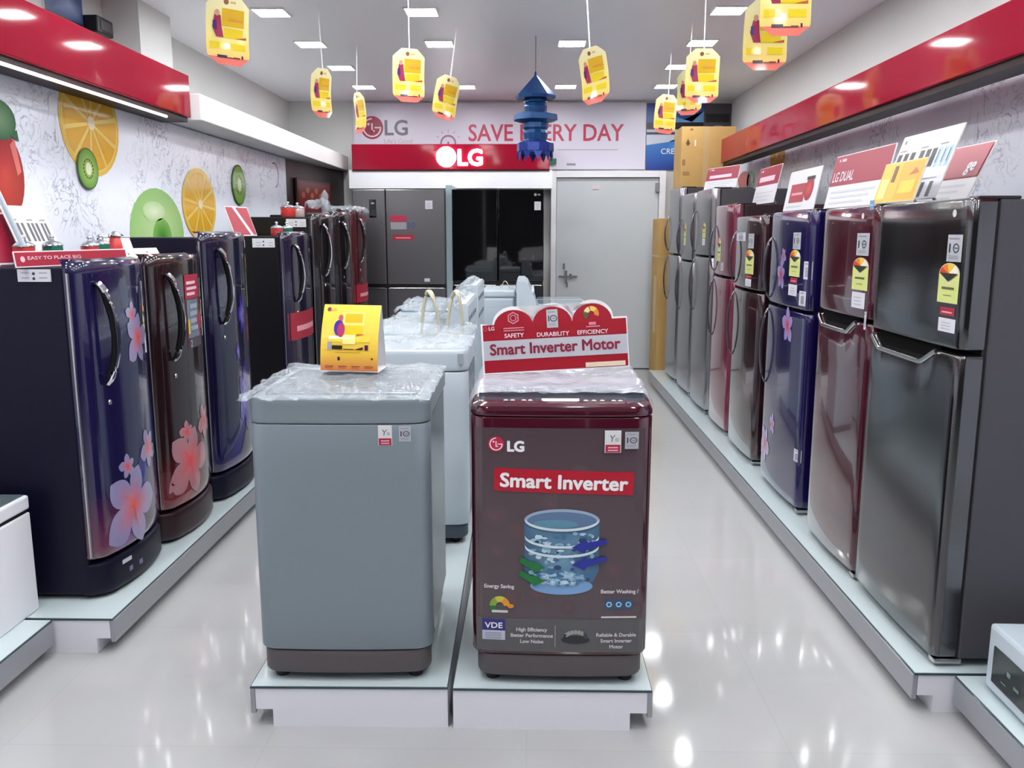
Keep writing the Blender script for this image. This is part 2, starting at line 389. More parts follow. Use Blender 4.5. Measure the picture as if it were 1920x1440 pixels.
platform('long white plinth under the row of fridges on the right', 1.26, 2.13, 2.635, 8.95, True, False)
platform('short plinth with glass top under the white microwave', 1.385, 2.13, .4, 2.62, True, False)
platform('long white plinth under the row of fridges on the left', -2.28, -1.535, 2.985, 8.7, False, True)
platform('plinth with glass top at the lower left edge under the low white cabinet', -2.28, -1.755, .6, 2.97, False, True)
platform('white plinth hidden behind the washers under the two big back fridges', -1.9, .2, 8.82, 9.6, False, False)

# ------------------------------------------------------------------ red fascias
def fascia(label, x_face, x_back, y0, y1, z0, z1, strip=False):
    t = thing('red_fascia', label, 'fascia sign', (x_face, y0, z0)); d = x_back - x_face
    mb = MB(); s_ = 1 if d > 0 else -1
    mb.box(min(0, d), 0, .0, max(0, d), y1 - y0, z1 - z0, red_acrylic, .006); mb.build('fascia_panel', t)
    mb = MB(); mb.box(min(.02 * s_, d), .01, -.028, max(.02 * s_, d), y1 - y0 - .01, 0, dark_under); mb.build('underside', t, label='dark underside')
    if x_face > 0:
        for yb in (1.0, 3.4, 5.8, 8.0):
            mb = MB(); mb.box(d - .002, yb, .05, d + .178, yb + .03, .15, alu, .003); mb.build('bracket', t)
    if strip:
        for a, b in ((0, 3.05), (3.2, y1 - y0 - .35)):
            mb = MB(); mb.tube([(.012 * s_, .05 + a, -.037), (.012 * s_, b, -.036)], .008, strip_light, 8); mb.build('strip_light', t, label='thin glowing white tube')
    return t
fascia('glossy red fascia band above the left wall of fridges', -2.08, -2.262, -1.2, 5.5, 2.25, 2.50, True)
fascia('glossy red fascia band above the right wall of fridges', 1.785, 1.93, -1.2, 8.28, 2.19, 2.402)
t = thing('red_fascia', 'red fascia with white glowing round emblem and letters above the back fridges', 'fascia sign', (-.84, 9.6, 2.225))
mb = MB(); mb.box(-1.07, 0, 0, 1.07, .355, .27, red_acrylic, .006); mb.build('fascia_panel', t)
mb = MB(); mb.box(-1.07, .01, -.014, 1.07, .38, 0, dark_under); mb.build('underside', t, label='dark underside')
mb = MB(); ink = Ink(mb, flatS(-.024), logo_lit, .0015)
mb.lathe([(.108, 0), (.108, .024)], logo_lit, 32)
for i, p in enumerate(mb.v): mb.v[i] = Vector((p.x - .045, -p.z, p.y + .135))
ink.logo(-.045, .135, .1, None, red_acrylic and C(0, 0, 0), 1, mat=M('logo_line', C(255, 190, 205), .4, emit=(1, .45, .55, 1), es=1.2))
mb.build('lit_emblem', t, label='glowing white round emblem')
mb = MB(); ink = Ink(mb, flatS(-.02), logo_lit, .001); ink.text('LG', .215, .048, .235, WH, 1, bold=.035)
mb.build('lit_letters', t, label='glowing white letters LG')

# ------------------------------------------------------------------ wall banner, posters, murals
def panel(name, label, cat, loc, w_, h_, th=.006, rz=0., col=None, mat=None, parent=None):
    t = None; mb = MB(); mb.box(-w_ / 2, 0, 0, w_ / 2, th, h_, mat or board_back)
    return mb
mb = MB(); BW = 3.26; mb.box(-BW / 2, 0, 0, BW / 2, .02, .72, board_back)
ink = Ink(mb, flatS(0), PRINT, .001); bx = -.325
ink.rect(-BW / 2, 0, BW / 2, .72, C(214, 210, 226), 1)
Z0 = 2.26
ink.logo(-1.745 - bx, 2.715 - Z0, .125, C(150, 24, 60), C(226, 210, 220), 2)
ink.text('LG', -1.475 - bx, 2.635 - Z0, .23, C(104, 102, 118), 2, bold=.022)
ink.text("Life's Good", -1.455 - bx, 2.545 - Z0, .07, C(170, 168, 180), 2)
ink.text('SAVE EVERY DAY', (-.664 + 1.058) / 2 - bx, 2.57 - Z0, .255, C(190, 50, 84), 2, bold=.014, width=1.722)
ink.rect(.32 - bx, 2.465 - Z0, 1.0 - bx, 2.478 - Z0, C(184, 170, 186), 2)
ink.ring(-.895 - bx, 2.545 - Z0, .07, .09, C(150, 110, 140), 2, -50, 230)
ink.rect(-.925 - bx, 2.44 - Z0, -.865 - bx, 2.475 - Z0, C(150, 110, 140), 2)
ink.disc(-.895 - bx, 2.545 - Z0, .012, .02, C(150, 110, 140), 2)
for a in (30, 60, 90, 120, 150):
    c_, s_ = math.cos(R(a)), math.sin(R(a))
    ink.poly([(-.895 - bx + c_ * .12 - s_ * .006, 2.545 - Z0 + s_ * .12 + c_ * .006), (-.895 - bx + c_ * .12 + s_ * .006, 2.545 - Z0 + s_ * .12 - c_ * .006), (-.895 - bx + c_ * .165, 2.545 - Z0 + s_ * .165)], C(176, 150, 176), 2)
ink.rect(.43 - bx, 2.30 - Z0, .53 - bx, 2.325 - Z0, C(150, 146, 160), 2)
tag(mb.build('wall_banner', None, (bx, YB - .03, 2.255)), 'wide pale wall banner with red headline across the back wall', 'banner')
mb = MB(); mb.box(-.04, 0, 0, .04, .025, .06, M('exit_green', C(30, 110, 76), .4), .004)
tag(mb.build('exit_sign', None, (.275, 9.93, 2.31)), 'tiny green sign box above the white door frame', 'sign')
# blue poster and the front-loader poster
mb = MB(); mb.box(0, 0, 0, .63, .012, .72, board_back); ink = Ink(mb, flatS(0), PRINT, .001)
B1, B2, B3 = C(18, 70, 160), C(60, 130, 205), C(14, 40, 100)
ink.rect(0, 0, .63, .72, B1, 1)
ink.rect(0, .50, .63, .72, C(40, 90, 160), 2, top=C(24, 60, 150)); ink.poly([(.02, .5), (.3, .58), (.5, .52), (.63, .64), (.63, .5)], C(110, 160, 210), 3)
ink.rect(0, .44, .63, .515, C(22, 18, 30), 4); ink.rect(0, .375, .63, .44, C(190, 196, 214), 4); ink.rect(0, .385, .63, .41, C(40, 44, 70), 5)
ink.rect(0, 0, .63, .36, C(16, 50, 140), 4, top=C(50, 130, 206), m=4); ink.poly([(0, .27), (.63, .36), (.63, .375), (0, .375)], C(200, 206, 222), 5)
ink.disc(.38, .25, .16, .09, [C(90, 160, 220), C(40, 110, 195)], 5)
ink.text('CREA', .27, .175, .085, C(220, 232, 246), 6, bold=.01)
tag(mb.build('blue_poster', None, (1.315, YB - .02, 2.245)), 'blue poster with white lettering hanging beside the wall banner', 'poster')
mb = MB(); mb.box(0, 0, 0, .3, .012, .40, board_back); ink = Ink(mb, flatS(0), PRINT, .001)
ink.rect(0, 0, .3, .40, C(70, 66, 76), 1); ink.rect(.02, .2, .28, .29, C(18, 14, 20), 2)
ink.disc(.16, .06, .13, .11, C(140, 136, 148), 2); ink.disc(.16, .055, .115, .1, C(26, 20, 32), 3)
tag(mb.build('machine_poster', None, (1.949, YB - .02, 2.56)), 'dark grey poster of a round-door machine in the right back corner', 'poster')

def mural(name, label, side, xf, y0, y1, z0, z1, items):
    """thin printed board; S maps (Y, Z) onto it"""
    s_ = -1 if side == 'left' else 1
    mb = MB(); th = .02
    mb.box(min(0, s_ * th), 0, 0, max(0, s_ * th), y1 - y0, z1 - z0, mural_m)
    S = lambda u, v, h: (-s_ * h, u - y0, v - z0)
    ink = Ink(mb, S, PGLOSS, .0012); items(ink)
    o = mb.build(name, None, (xf, y0, z0)); tag(o, label, 'wall graphic'); return o
def orange(ink, u, v, rx, rz, xf, k=2, a=0.):
    ink.disc(u, v, rx, rz, C(232, 190, 70), k); ink.disc(u, v, rx * .93, rz * .93, C(236, 206, 110), k + 1)
    for i in range(10):
        a0 = a + 2 * math.pi * i / 10 + .05; a1 = a + 2 * math.pi * (i + 1) / 10 - .05
        pts = [(u + rx * .1 * math.cos((a0 + a1) / 2), v + rz * .1 * math.sin((a0 + a1) / 2))]
        pts += [(u + rx * .88 * math.cos(a0 + (a1 - a0) * j / 6), v + rz * .88 * math.sin(a0 + (a1 - a0) * j / 6)) for j in range(7)]
        ink.poly(pts, [C(226, 176, 60), C(220, 168, 48)], k + 2)
    ink.disc(u, v, rx * .13, rz * .13, C(240, 220, 180), k + 3)
def kiwi(ink, u, v, rx, rz, xf, k=6):
    ink.disc(u, v, rx, rz, C(70, 100, 40), k); ink.disc(u, v, rx * .93, rz * .93, [C(170, 200, 90), C(92, 150, 48)], k + 1)
    ink.disc(u, v, rx * .28, rz * .3, C(226, 232, 190), k + 3)
    for i in range(16):
        a = 2 * math.pi * i / 16; ink.disc(u + rx * .45 * math.cos(a), v + rz * .45 * math.sin(a), rx * .04, rz * .06, C(40, 50, 20), k + 2, 6)
def left_items(ink):
    x = -2.27
    ink.disc(3.81, 1.80, .14, .185, [C(200, 66, 54), C(164, 44, 38)], 2); ink.poly([(3.86, 1.93), (3.90, 1.96), (3.93, 1.82), (3.90, 1.8)], C(226, 120, 108), 3)
    ink.disc(3.80, 2.03, .12, .085, [C(126, 156, 118), C(56, 104, 66)], 4); ink.poly([(3.86, 1.97), (3.92, 2.0), (3.93, 1.95)], C(56, 104, 66), 5)
    orange(ink, 4.60, 2.11, .31, .27, x, 2, .2); kiwi(ink, 4.52, 1.875, .108, .105, x, 9)
    ink.disc(5.35, 1.55, .39, .27, [C(190, 216, 160), C(150, 194, 118)], 2); ink.disc(5.40, 1.52, .14, .12, [C(48, 120, 40), C(120, 176, 84)], 3); ink.disc(5.30, 1.68, .16, .06, [C(222, 234, 206), C(184, 212, 152)], 3)
    orange(ink, 6.05, 1.745, .31, .245, x, 4, .5); kiwi(ink, 6.88, 1.92, .16, .155, x, 9)
    p = onX(520, 330, x); ink.ring(p.y - .1, p.z, .10, .112, C(120, 116, 140), 2, -80, 110, 20, 1.2)
mural('fruit_mural', 'white wall graphic of citrus, kiwi, apple and tomato above the left fridges', 'left', -2.27, -1.0, 8.27, .3, 2.234, left_items)
def right_items(ink):
    x = 2.115
    p = onX(1458, 292, x); orange(ink, p.y, p.z, .22, .17, x, 2); p = onX(1395, 338, x)
    ink.disc(p.y, p.z, .24, .085, [C(196, 44, 52), C(176, 40, 50)], 2); ink.ring(p.y - .26, p.z - .02, .05, .09, C(80, 150, 60), 2, 0, 360, 20, 1.6)
    p = onX(1612, 303, x); ink.disc(p.y, p.z, .11, .065, C(150, 190, 60), 2); ink.disc(p.y, p.z - .02, .14, .05, C(226, 196, 60), 3); ink.disc(p.y, p.z - .02, .07, .03, C(200, 190, 40), 4)
mural('fruit_mural', 'white wall graphic of water splashes and fruit above the right fridges', 'right', 2.115, -1.0, 9.2, .3, 2.495, right_items)

# upper left corner: poster and small black box on the column side
mb = MB(); mb.box(0, 0, 0, .016, .42, .5, board_back); ink = Ink(mb, lambda u, v, h: (.016 + h, u, v), PRINT, .001)
ink.rect(0, 0, .42, .5, C(36, 52, 96), 1, top=C(70, 96, 150), m=4); ink.rect(0, 0, .42, .16, C(20, 16, 24), 2); ink.poly([(.08, .18), (.2, .34), (.4, .26), (.42, .17)], [C(130, 150, 190), C(60, 80, 130)], 2)
p = onX(86, 22, -2.66)
tag(mb.build('small_poster', None, (-2.68, p.y, p.z - .14)), 'small dark blue poster on the upper left wall above the red fascia', 'poster')
mb = MB(); mb.box(0, 0, 0, .1, .2, .1, black_pl, .01); mb.box(.09, .03, .02, .104, .17, .08, M('grey_grille', C(60, 58, 64), .5), .004)
p = onX(168, 42, -2.6); tag(mb.build('small_speaker', None, (-2.68, p.y + .06, p.z - .04)), 'small black box on the upper left wall beside the column', 'speaker')
# framed red sign on the dark panel at the far left
mb = MB(); a = math.atan2(.2, 1.72)
t = thing('framed_picture', 'dark framed red picture on the brown panel at the far left corner', 'picture', (-2.262, 8.5, 1.72), math.pi / 2 - a)
mb.box(0, -.035, 0, .95, -.012, .36, wood_frame, .004); mb.build('frame', t)
mb = MB(); ink = Ink(mb, flatS(-.036), PRINT, .001); ink.rect(.03, .03, .92, .33, C(104, 30, 36), 1)
for i in range(6): ink.disc(.15 + i * .12, .2 + (i % 2) * .05, .045, .03, C(160, 90, 50), 2, 12)
mb.build('picture', t)

# ------------------------------------------------------------------ fridges
ZP = .14
handle_m = M('grey_handle', C(112, 110, 116), .25, .8)
def yfront(u, w_, bow, r):
    h = w_ / 2; t = max(-1., min(1., u / h)); y = bow * t * t; a = (abs(u) - (h - r)) / r
    if a > 0: y += r - r * math.sqrt(max(0., 1 - min(a, 1.) ** 2))
    return y
def door_mesh(mb, w_, z0, z1, T, bow, r, mat, back=None, bev=.012, bev0=None, notch=None, colf=None, nz=6, cap=None):
    """bowed slab: front profile with rolled edges, bevelled top and bottom, optional grip notch along the top"""
    h = w_ / 2; us = [-h + r * (1 - math.cos(R(a))) for a in (0, 15, 30, 45, 60, 75, 90)]
    n = 18; us += [-h + r + (w_ - 2 * r) * i / n for i in range(1, n)]; us += [-q for q in reversed(us[:7])]
    b0 = bev0 or bev
    lv = [(z0, b0), (z0 + b0 * .3, b0 * .3), (z0 + b0, 0)] + [(z0 + b0 + (z1 - z0 - bev - b0) * i / nz, 0) for i in range(1, nz)] + [(z1 - bev, 0), (z1 - bev * .3, bev * .3), (z1, bev)]
    nt = notch or (lambda u: 0.); P = []; cs = []
    for z, ins in lv:
        for u in us:
            f = (z - z0) / (z1 - z0); zz = z - nt(u) * max(0, f * 4 - 3) 
            P.append((u * (h - ins) / h, yfront(u, w_, bow, r) + ins, zz)); cs.append(colf(u, zz) if colf else (1, 1, 1, 1))
    k = len(us); m = len(lv)
    mb.add(P, [(j * k + i, j * k + i + 1, (j + 1) * k + i + 1, (j + 1) * k + i) for j in range(m - 1) for i in range(k - 1)], mat, cs, True)
    bk = back or mat
    top = P[(m - 1) * k:]; bot = P[:k]
    tb = [(p[0], T, z1) for p in top]; bb = [(p[0], T, z0) for p in bot]
    cx = lambda q: [colf(a[0], a[2]) if colf else (1, 1, 1, 1) for a in q]
    mb.add(top + tb, [(i, i + 1, k + i + 1, k + i) for i in range(k - 1)], cap or bk, cx(top + tb))
    mb.add(bot + bb, [(i + 1, i, k + i, k + i + 1) for i in range(k - 1)], bk, cx(bot + bb))
    for e, fl in ((0, 1), (k - 1, 0)):
        col_ = [P[j * k + e] for j in range(m)]; bc = [(p[0], T, p[2]) for p in col_]
        mb.add(col_ + bc, [((j + 1, j, m + j, m + j + 1) if not fl else (j, j + 1, m + j + 1, m + j)) for j in range(m - 1)], bk, cx(col_ + bc))
    mb.add(tb + bb, [(i + 1, i, k + i, k + i + 1) for i in range(k - 1)], bk, cx(tb + bb))
def doorS(w_, bow, r): return lambda u, v, h: (u, yfront(u, w_, bow, r) - h, v)

def energy(ink, u0, v0, u1, v1):
    """tall consumption label: arched rainbow head, yellow-green field"""
    wd, ht = u1 - u0, v1 - v0; um = (u0 + u1) / 2; hh = ht * .27
    ink.rect(u0, v0, u1, v1 - hh, C(206, 212, 130), 1); ink.disc(um, v1 - hh, wd / 2, hh, C(214, 206, 170), 1)
    vc_ = v1 - hh
    for a0, a1, c in ((0, 55, C(236, 226, 214)), (55, 100, C(226, 190, 60)), (100, 140, C(220, 120, 50)), (140, 180, C(196, 60, 40))):
        pts = [(um, vc_)] + [(um + wd * .46 * math.cos(R(a0 + (a1 - a0) * i / 5)), vc_ + hh * .92 * math.sin(R(a0 + (a1 - a0) * i / 5))) for i in range(6)]
        ink.poly(pts, c, 2)
    ink.poly([(u0 + wd * .05, vc_ + .002), (u1 - wd * .05, vc_ + .002), (um, vc_ - hh * .7)], C(40, 44, 30), 3)
    ink.rect(u0 + wd * .2, v0 + ht * .34, u1 - wd * .2, v0 + ht * .40, C(90, 96, 50), 2); ink.rect(u0 + wd * .3, v0 + ht * .18, u1 - wd * .3, v0 + ht * .2, C(120, 124, 70), 2)
def badge10(ink, u0, v0, u1, v1, red=False):
    wd, ht = u1 - u0, v1 - v0; um = (u0 + u1) / 2
    ink.rect(u0, v0, u1, v1, C(176, 178, 184), 1)
    ink.rect(u0 + wd * .12, v0 + ht * .84, u1 - wd * .2, v0 + ht * .88, C(130, 132, 140), 2)
    s_ = ht * .22
    ink.rect(u0 + wd * .14, v0 + ht * .34, u0 + wd * .23, v0 + ht * .34 + s_ * 1.5, C(46, 48, 58), 2)
    ink.ring(u0 + wd * .62, v0 + ht * .34 + s_ * .75, s_ * .6, s_ * .8, C(46, 48, 58), 2, 0, 360, 24, min(1.2, wd * .33 / (s_ * .8)))
    ink.rect(u0 + wd * .52, v0 + ht * .34 + s_ * .68, u0 + wd * .74, v0 + ht * .34 + s_ * .82, C(46, 48, 58), 2)
    for i in range(2): ink.rect(u0 + wd * .14, v0 + ht * (.12 + .08 * i), u1 - wd * .2, v0 + ht * (.15 + .08 * i), C(140, 142, 150), 2)
def sticker(door, S, name, kind, u0, v0, u1, v1, label=None):
    if u0 > u1: u0, u1 = u1, u0
    if v0 > v1: v0, v1 = v1, v0
    mb = MB(); ink = Ink(mb, S, PRINT, .0012, True); wd, ht = u1 - u0, v1 - v0
    if kind == 'energy': energy(ink, u0, v0, u1, v1)
    elif kind == 'ten': badge10(ink, u0, v0, u1, v1)
    elif kind == 'white':
        ink.rect(u0, v0, u1, v1, C(214, 212, 220), 1)
        for i in range(3): ink.rect(u0 + wd * .2, v0 + ht * (.2 + .22 * i), u1 - wd * .25, v0 + ht * (.26 + .22 * i), C(170, 168, 180), 2)
    elif kind == 'red': ink.rect(u0, v0, u1, v1, C(160, 34, 56), 1); ink.rect(u0 + wd * .15, v0 + ht * .3, u1 - wd * .15, v0 + ht * .5, C(220, 150, 160), 2)
    elif kind == 'blue': ink.rect(u0, v0, u1, v1, C(120, 160, 196), 1); ink.rect(u0 + wd * .2, v0 + ht * .4, u1 - wd * .2, v0 + ht * .55, C(190, 214, 232), 2)
    elif kind == 'barcode':
        ink.rect(u0, v0, u1, v1, C(206, 204, 214), 1)
        for i in range(9): ink.rect(u0 + wd * .3, v0 + ht * (.15 + .06 * i), u1 - wd * .25, v0 + ht * (.18 + .06 * i), C(110, 108, 122), 2)
        ink.rect(u0 + wd * .25, v0 + ht * .82, u1 - wd * .25, v0 + ht * .92, C(150, 148, 160), 2)
    elif kind == 'promo':                                           # red promo card with a picture of an open fridge
        ink.rect(u0, v0, u1, v1, C(96, 40, 50), 1); ink.rect(u0, v0 + ht * .68, u1, v1, C(168, 30, 62), 2)
        for i, wl in enumerate((.55, .7, .6)): ink.rect(u0 + wd * .08, v0 + ht * (.72 + .075 * i), u0 + wd * (.08 + wl), v0 + ht * (.76 + .075 * i), C(222, 190, 200), 3)
        ink.rect(u0 + wd * .06, v0 + ht * .14, u1 - wd * .2, v0 + ht * .66, C(104, 116, 134), 2)
        for i in range(4): ink.rect(u0 + wd * .22, v0 + ht * (.24 + .1 * i), u1 - wd * .26, v0 + ht * (.3 + .1 * i), C(150, 160, 174), 3)
        ink.rect(u0 + wd * .06, v0 + ht * .2, u0 + wd * .18, v0 + ht * .4, C(206, 180, 50), 3); ink.rect(u0 + wd * .08, v0, u1 - wd * .1, v0 + ht * .13, C(70, 66, 76), 2); ink.text('2', u0 + wd * .2, v0 + ht * .02, ht * .13, C(200, 198, 206), 3)
        ink.flower(u1 - wd * .1, v0 + ht * .35, wd * .3, C(190, 40, 60), C(150, 60, 80), 3, .4)
    elif kind == 'oneten':                                          # two years / ten years pair on a steel door
        ink.rect(u0, v0 + ht * .55, u0 + wd * .6, v1, C(180, 40, 76), 1); ink.rect(u0, v0, u0 + wd * .6, v0 + ht * .5, C(150, 150, 156), 1)
        ink.text('10', u0 + wd * .8, v0 + ht * .1, ht * .6, C(80, 90, 130), 2, bold=.03)
    return mb.build(name, door, **({'label': label} if label else {}))

def swirl_cols(base, hi, glow, H):
    def f(u, v):
        t = v / H; a = max(0, 1 - t * 2.2) ; s_ = math.exp(-((u * 3.2 + .9 - t * 3.1) / .16) ** 2) * max(0, min(1, (.62 - t) * 4)) * .7
        e = max(0, 1.0 - abs(u + .2) * 2.6) * max(0, 1 - t * 3.0)
        return tuple(base[i] * (1 - s_ - e * .6) + hi[i] * s_ + glow[i] * e + base[i] * .6 * a * 0 for i in range(3)) + (1,)
    return f

def place_uv(side, Xf, Yc):
    if side == 'R': return lambda px, py: (lambda p: (-(p.y - Yc), p.z - ZP))(onX(px, py, Xf))
    return lambda px, py: (lambda p: (p.y - Yc, p.z - ZP))(onX(px, py, Xf))

def two_door(label, Xf, y0, y1, top, split, doormat, bodymat, handle='pocket', stickers=(), prints=None, bow=.014, r=.035, T=.07, colf=None, D=.68, stick2=(), name='two_door_fridge', capm=None, edge=None, film_on=False):
    """right row: upper freezer door, lower door; front faces the aisle (-X)"""
    w_ = y1 - y0; Yc = (y0 + y1) / 2; H = top - ZP; sp = split - ZP
    t = thing(name, label, 'refrigerator', (Xf, Yc, ZP), -math.pi / 2, 'two door fridges of the right row')
    uv = place_uv('R', Xf, Yc); S = doorS(w_, bow, r)
    mb = MB(); mb.box(-w_ / 2 + .004, T + .012, .03, w_ / 2 - .004, D, H - .004, bodymat, .006); mb.box(-w_ / 2 + .012, T, .035, w_ / 2 - .012, T + .013, H - .012, rubber)
    mb.build('body', t)
    mb = MB()
    for x in (-w_ / 2 + .06, w_ / 2 - .06):
        for y in (.09, D - .06): mb.lathe([(.018, 0), (.02, .006), (.014, .03)], rubber, 10, (x, y, 0))
    mb.build('feet', t)
    mb = MB(); mb.box(w_ / 2 - .07, .03, H - .004, w_ / 2 - .006, .16, H + .006, black_pl, .005); mb.box(w_ / 2 - .045, .02, .012, w_ / 2 - .005, .11, .03, chrome_soft, .003)
    mb.build('hinge_cover', t)
    up = MB(); door_mesh(up, w_, sp + .008, H, T, bow, r, doormat, edge, colf=colf, cap=capm); upd = None
    notch = None
    if handle == 'pocket':
        a = w_ * .40
        def notch(u): 
            x = (u + w_ * .10) / a; return .05 * max(0, min(1, (1.0 - abs(x)) / .35))
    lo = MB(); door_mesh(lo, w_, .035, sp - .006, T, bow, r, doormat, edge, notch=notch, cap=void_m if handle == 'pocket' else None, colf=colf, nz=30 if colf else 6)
    if prints: prints(Ink(up, S, DOORP, .0008), Ink(lo, S, DOORP, .0008), uv)
    upd = up.build('freezer_door', t); lod = lo.build('lower_door', t)
    if handle == 'pocket':
        mb = MB(); mb.tube([(u, yfront(u, w_, bow, r) - .002, sp - .006 - notch(u) - .003) for u in [-w_ * .47 + w_ * .78 * i / 28 for i in range(29)]], .0065, chrome_soft, 8, (1, 1.3)); mb.build('handle_lip', lod, label='satin chrome grip edge')
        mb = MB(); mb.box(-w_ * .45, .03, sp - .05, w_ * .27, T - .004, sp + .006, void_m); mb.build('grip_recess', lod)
        mb = MB(); ink = Ink(mb, S, PRINT, .001); u, v = uv(*stick2[0]) if stick2 else (w_ * .2, H - .06)
        ink.disc(u, v, .012, .012, C(206, 204, 206), 1, 16); mb.build('emblem', upd)
    elif handle == 'bar':
        for dr, za, zb in ((upd, sp + .03, sp + .36), (lod, sp - .45, sp - .03)):
            mb = MB(); u0 = -w_ / 2 + .045; pts = []
            for i in range(17):
                q = i / 16; pts.append((u0 + .008 * math.sin(q * math.pi), yfront(u0, w_, bow, r) - .003 - .036 * math.sin(math.pi * q) ** .6, za + (zb - za) * q))
            mb.tube(pts, .008, handle_m, 8, (1.0, .7)); mb.build('handle', dr, label='curved grey metal handle')
    for (nm, kd, a, b, c, d) in stickers:
        u0, v0 = uv(a, b); u1, v1 = uv(c, d); u0, u1 = [max(-w_ / 2 + .03, min(w_ / 2 - .03, q)) if (nm not in ('hinge_sticker', 'lower_sticker') or handle == 'pocket' and Xf == 1.32 and w_ < .65) else max(-w_ / 2 + .012, min(w_ / 2 - .006, q)) for q in (u0, u1)]
        sticker(upd if max(v0, v1) > sp else lod, S, nm, kd, u0, v0, u1, v1)
    return t, uv, S, upd, lod

# right row, nearest first
def vs_px(*a): return a
two_door('large dark steel two-door fridge with grip recess, nearest on the right', 1.32, 2.665, 3.355, 1.655, 1.183, steel, grey_side, 'pocket',
    [('feature_sticker', 'ten', 1777, 440, 1802, 492), ('energy_label', 'energy', 1762, 492, 1797, 572), ('red_sticker', 'red', 1762, 574, 1786, 594), ('price_sticker', 'white', 1759, 594, 1786, 626),
     ('hinge_sticker', 'barcode', 1799, 614, 1811, 658), ('lower_sticker', 'barcode', 1764, 1080, 1785, 1130)], stick2=[(1788, 400)], bow=.008, r=.026, T=.085, edge=steel)
two_door('wine-red glossy two-door fridge with grip recess, second from the front on the right', 1.32, 3.385, 3.995, 1.655, 1.205, maroon_gloss, black_side, 'pocket',
    [('feature_sticker', 'ten', 1607, 437, 1624, 480), ('energy_label', 'energy', 1600, 482, 1621, 546), ('price_sticker', 'white', 1597, 546, 1616, 580), ('hinge_sticker', 'barcode', 1617, 584, 1630, 622), ('blue_sticker', 'blue', 1628, 376, 1643, 392)], stick2=[(1616, 405)], edge=maroon_gloss)
NAVY = C(24, 16, 74); NAVHI = C(60, 50, 150)
def navy_prints(up, lo, uv):
    for px, py, r_, ro in ((1465, 515, .085, .2), (1470, 480, .05, .8)): up.flower(*uv(px, py), r_, C(214, 60, 60), C(150, 140, 200), 2, ro, .9)
    for px, py, r_, ro in ((1477, 610, .10, .3), (1448, 795, .06, .1), (1432, 830, .12, .9)): lo.flower(*uv(px, py), r_, C(216, 70, 66), C(160, 150, 206), 2, ro, .9)
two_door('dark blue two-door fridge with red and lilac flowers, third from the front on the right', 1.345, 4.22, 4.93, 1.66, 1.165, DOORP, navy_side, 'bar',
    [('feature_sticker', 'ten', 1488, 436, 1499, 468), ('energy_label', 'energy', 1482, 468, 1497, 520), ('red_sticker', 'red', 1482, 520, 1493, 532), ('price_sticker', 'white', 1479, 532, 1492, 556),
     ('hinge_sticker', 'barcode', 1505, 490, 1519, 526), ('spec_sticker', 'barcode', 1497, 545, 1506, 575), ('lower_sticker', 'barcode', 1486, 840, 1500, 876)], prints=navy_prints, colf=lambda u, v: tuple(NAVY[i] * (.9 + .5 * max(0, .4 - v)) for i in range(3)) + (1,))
two_door('dark wine two-door fridge with curved handles behind the blue flowered one', 1.36, 5.16, 5.82, 1.655, 1.20, darkmar, black_side, 'bar',
    [('feature_sticker', 'ten', 1404, 438, 1412, 466), ('energy_label', 'energy', 1399, 468, 1411, 515), ('red_sticker', 'red', 1399, 515, 1408, 522), ('price_sticker', 'white', 1398, 522, 1407, 538), ('film_sticker', 'barcode', 1379, 436, 1398, 452)])
def red_prints(up, lo, uv):
    for px, py, r_ in ((1340, 540, .07), (1322, 690, .08)): lo.flower(*uv(px, py), r_, C(190, 60, 80), C(176, 130, 140), 2, .4, .9)
two_door('wine-red two-door fridge with pale flower print, fifth on the right', 1.375, 5.95, 6.55, 1.745, 1.245, red_mar, maroon_side, 'bar',
    [('energy_label', 'energy', 1346, 445, 1351, 490), ('spec_sticker', 'barcode', 1352, 492, 1356, 508)], prints=None)
two_door('tall grey steel two-door fridge carrying a red and white sign card', 1.375, 6.68, 7.32, 1.885, 1.37, steel_light, grey_side, 'bar',
    [('energy_label', 'energy', 1318, 418, 1322, 446), ('price_sticker', 'white', 1317, 447, 1321, 460)])
two_door('grey steel two-door fridge under the cardboard carton, second from the back', 1.385, 7.43, 8.05, 1.885, 1.31, steel_light, black_side, 'bar', [('energy_label', 'energy', 1283, 418, 1286, 460)])
two_door('grey steel two-door fridge farthest back in the right row', 1.385, 8.14, 8.76, 1.965, 1.35, steel_light, grey_side, 'bar')

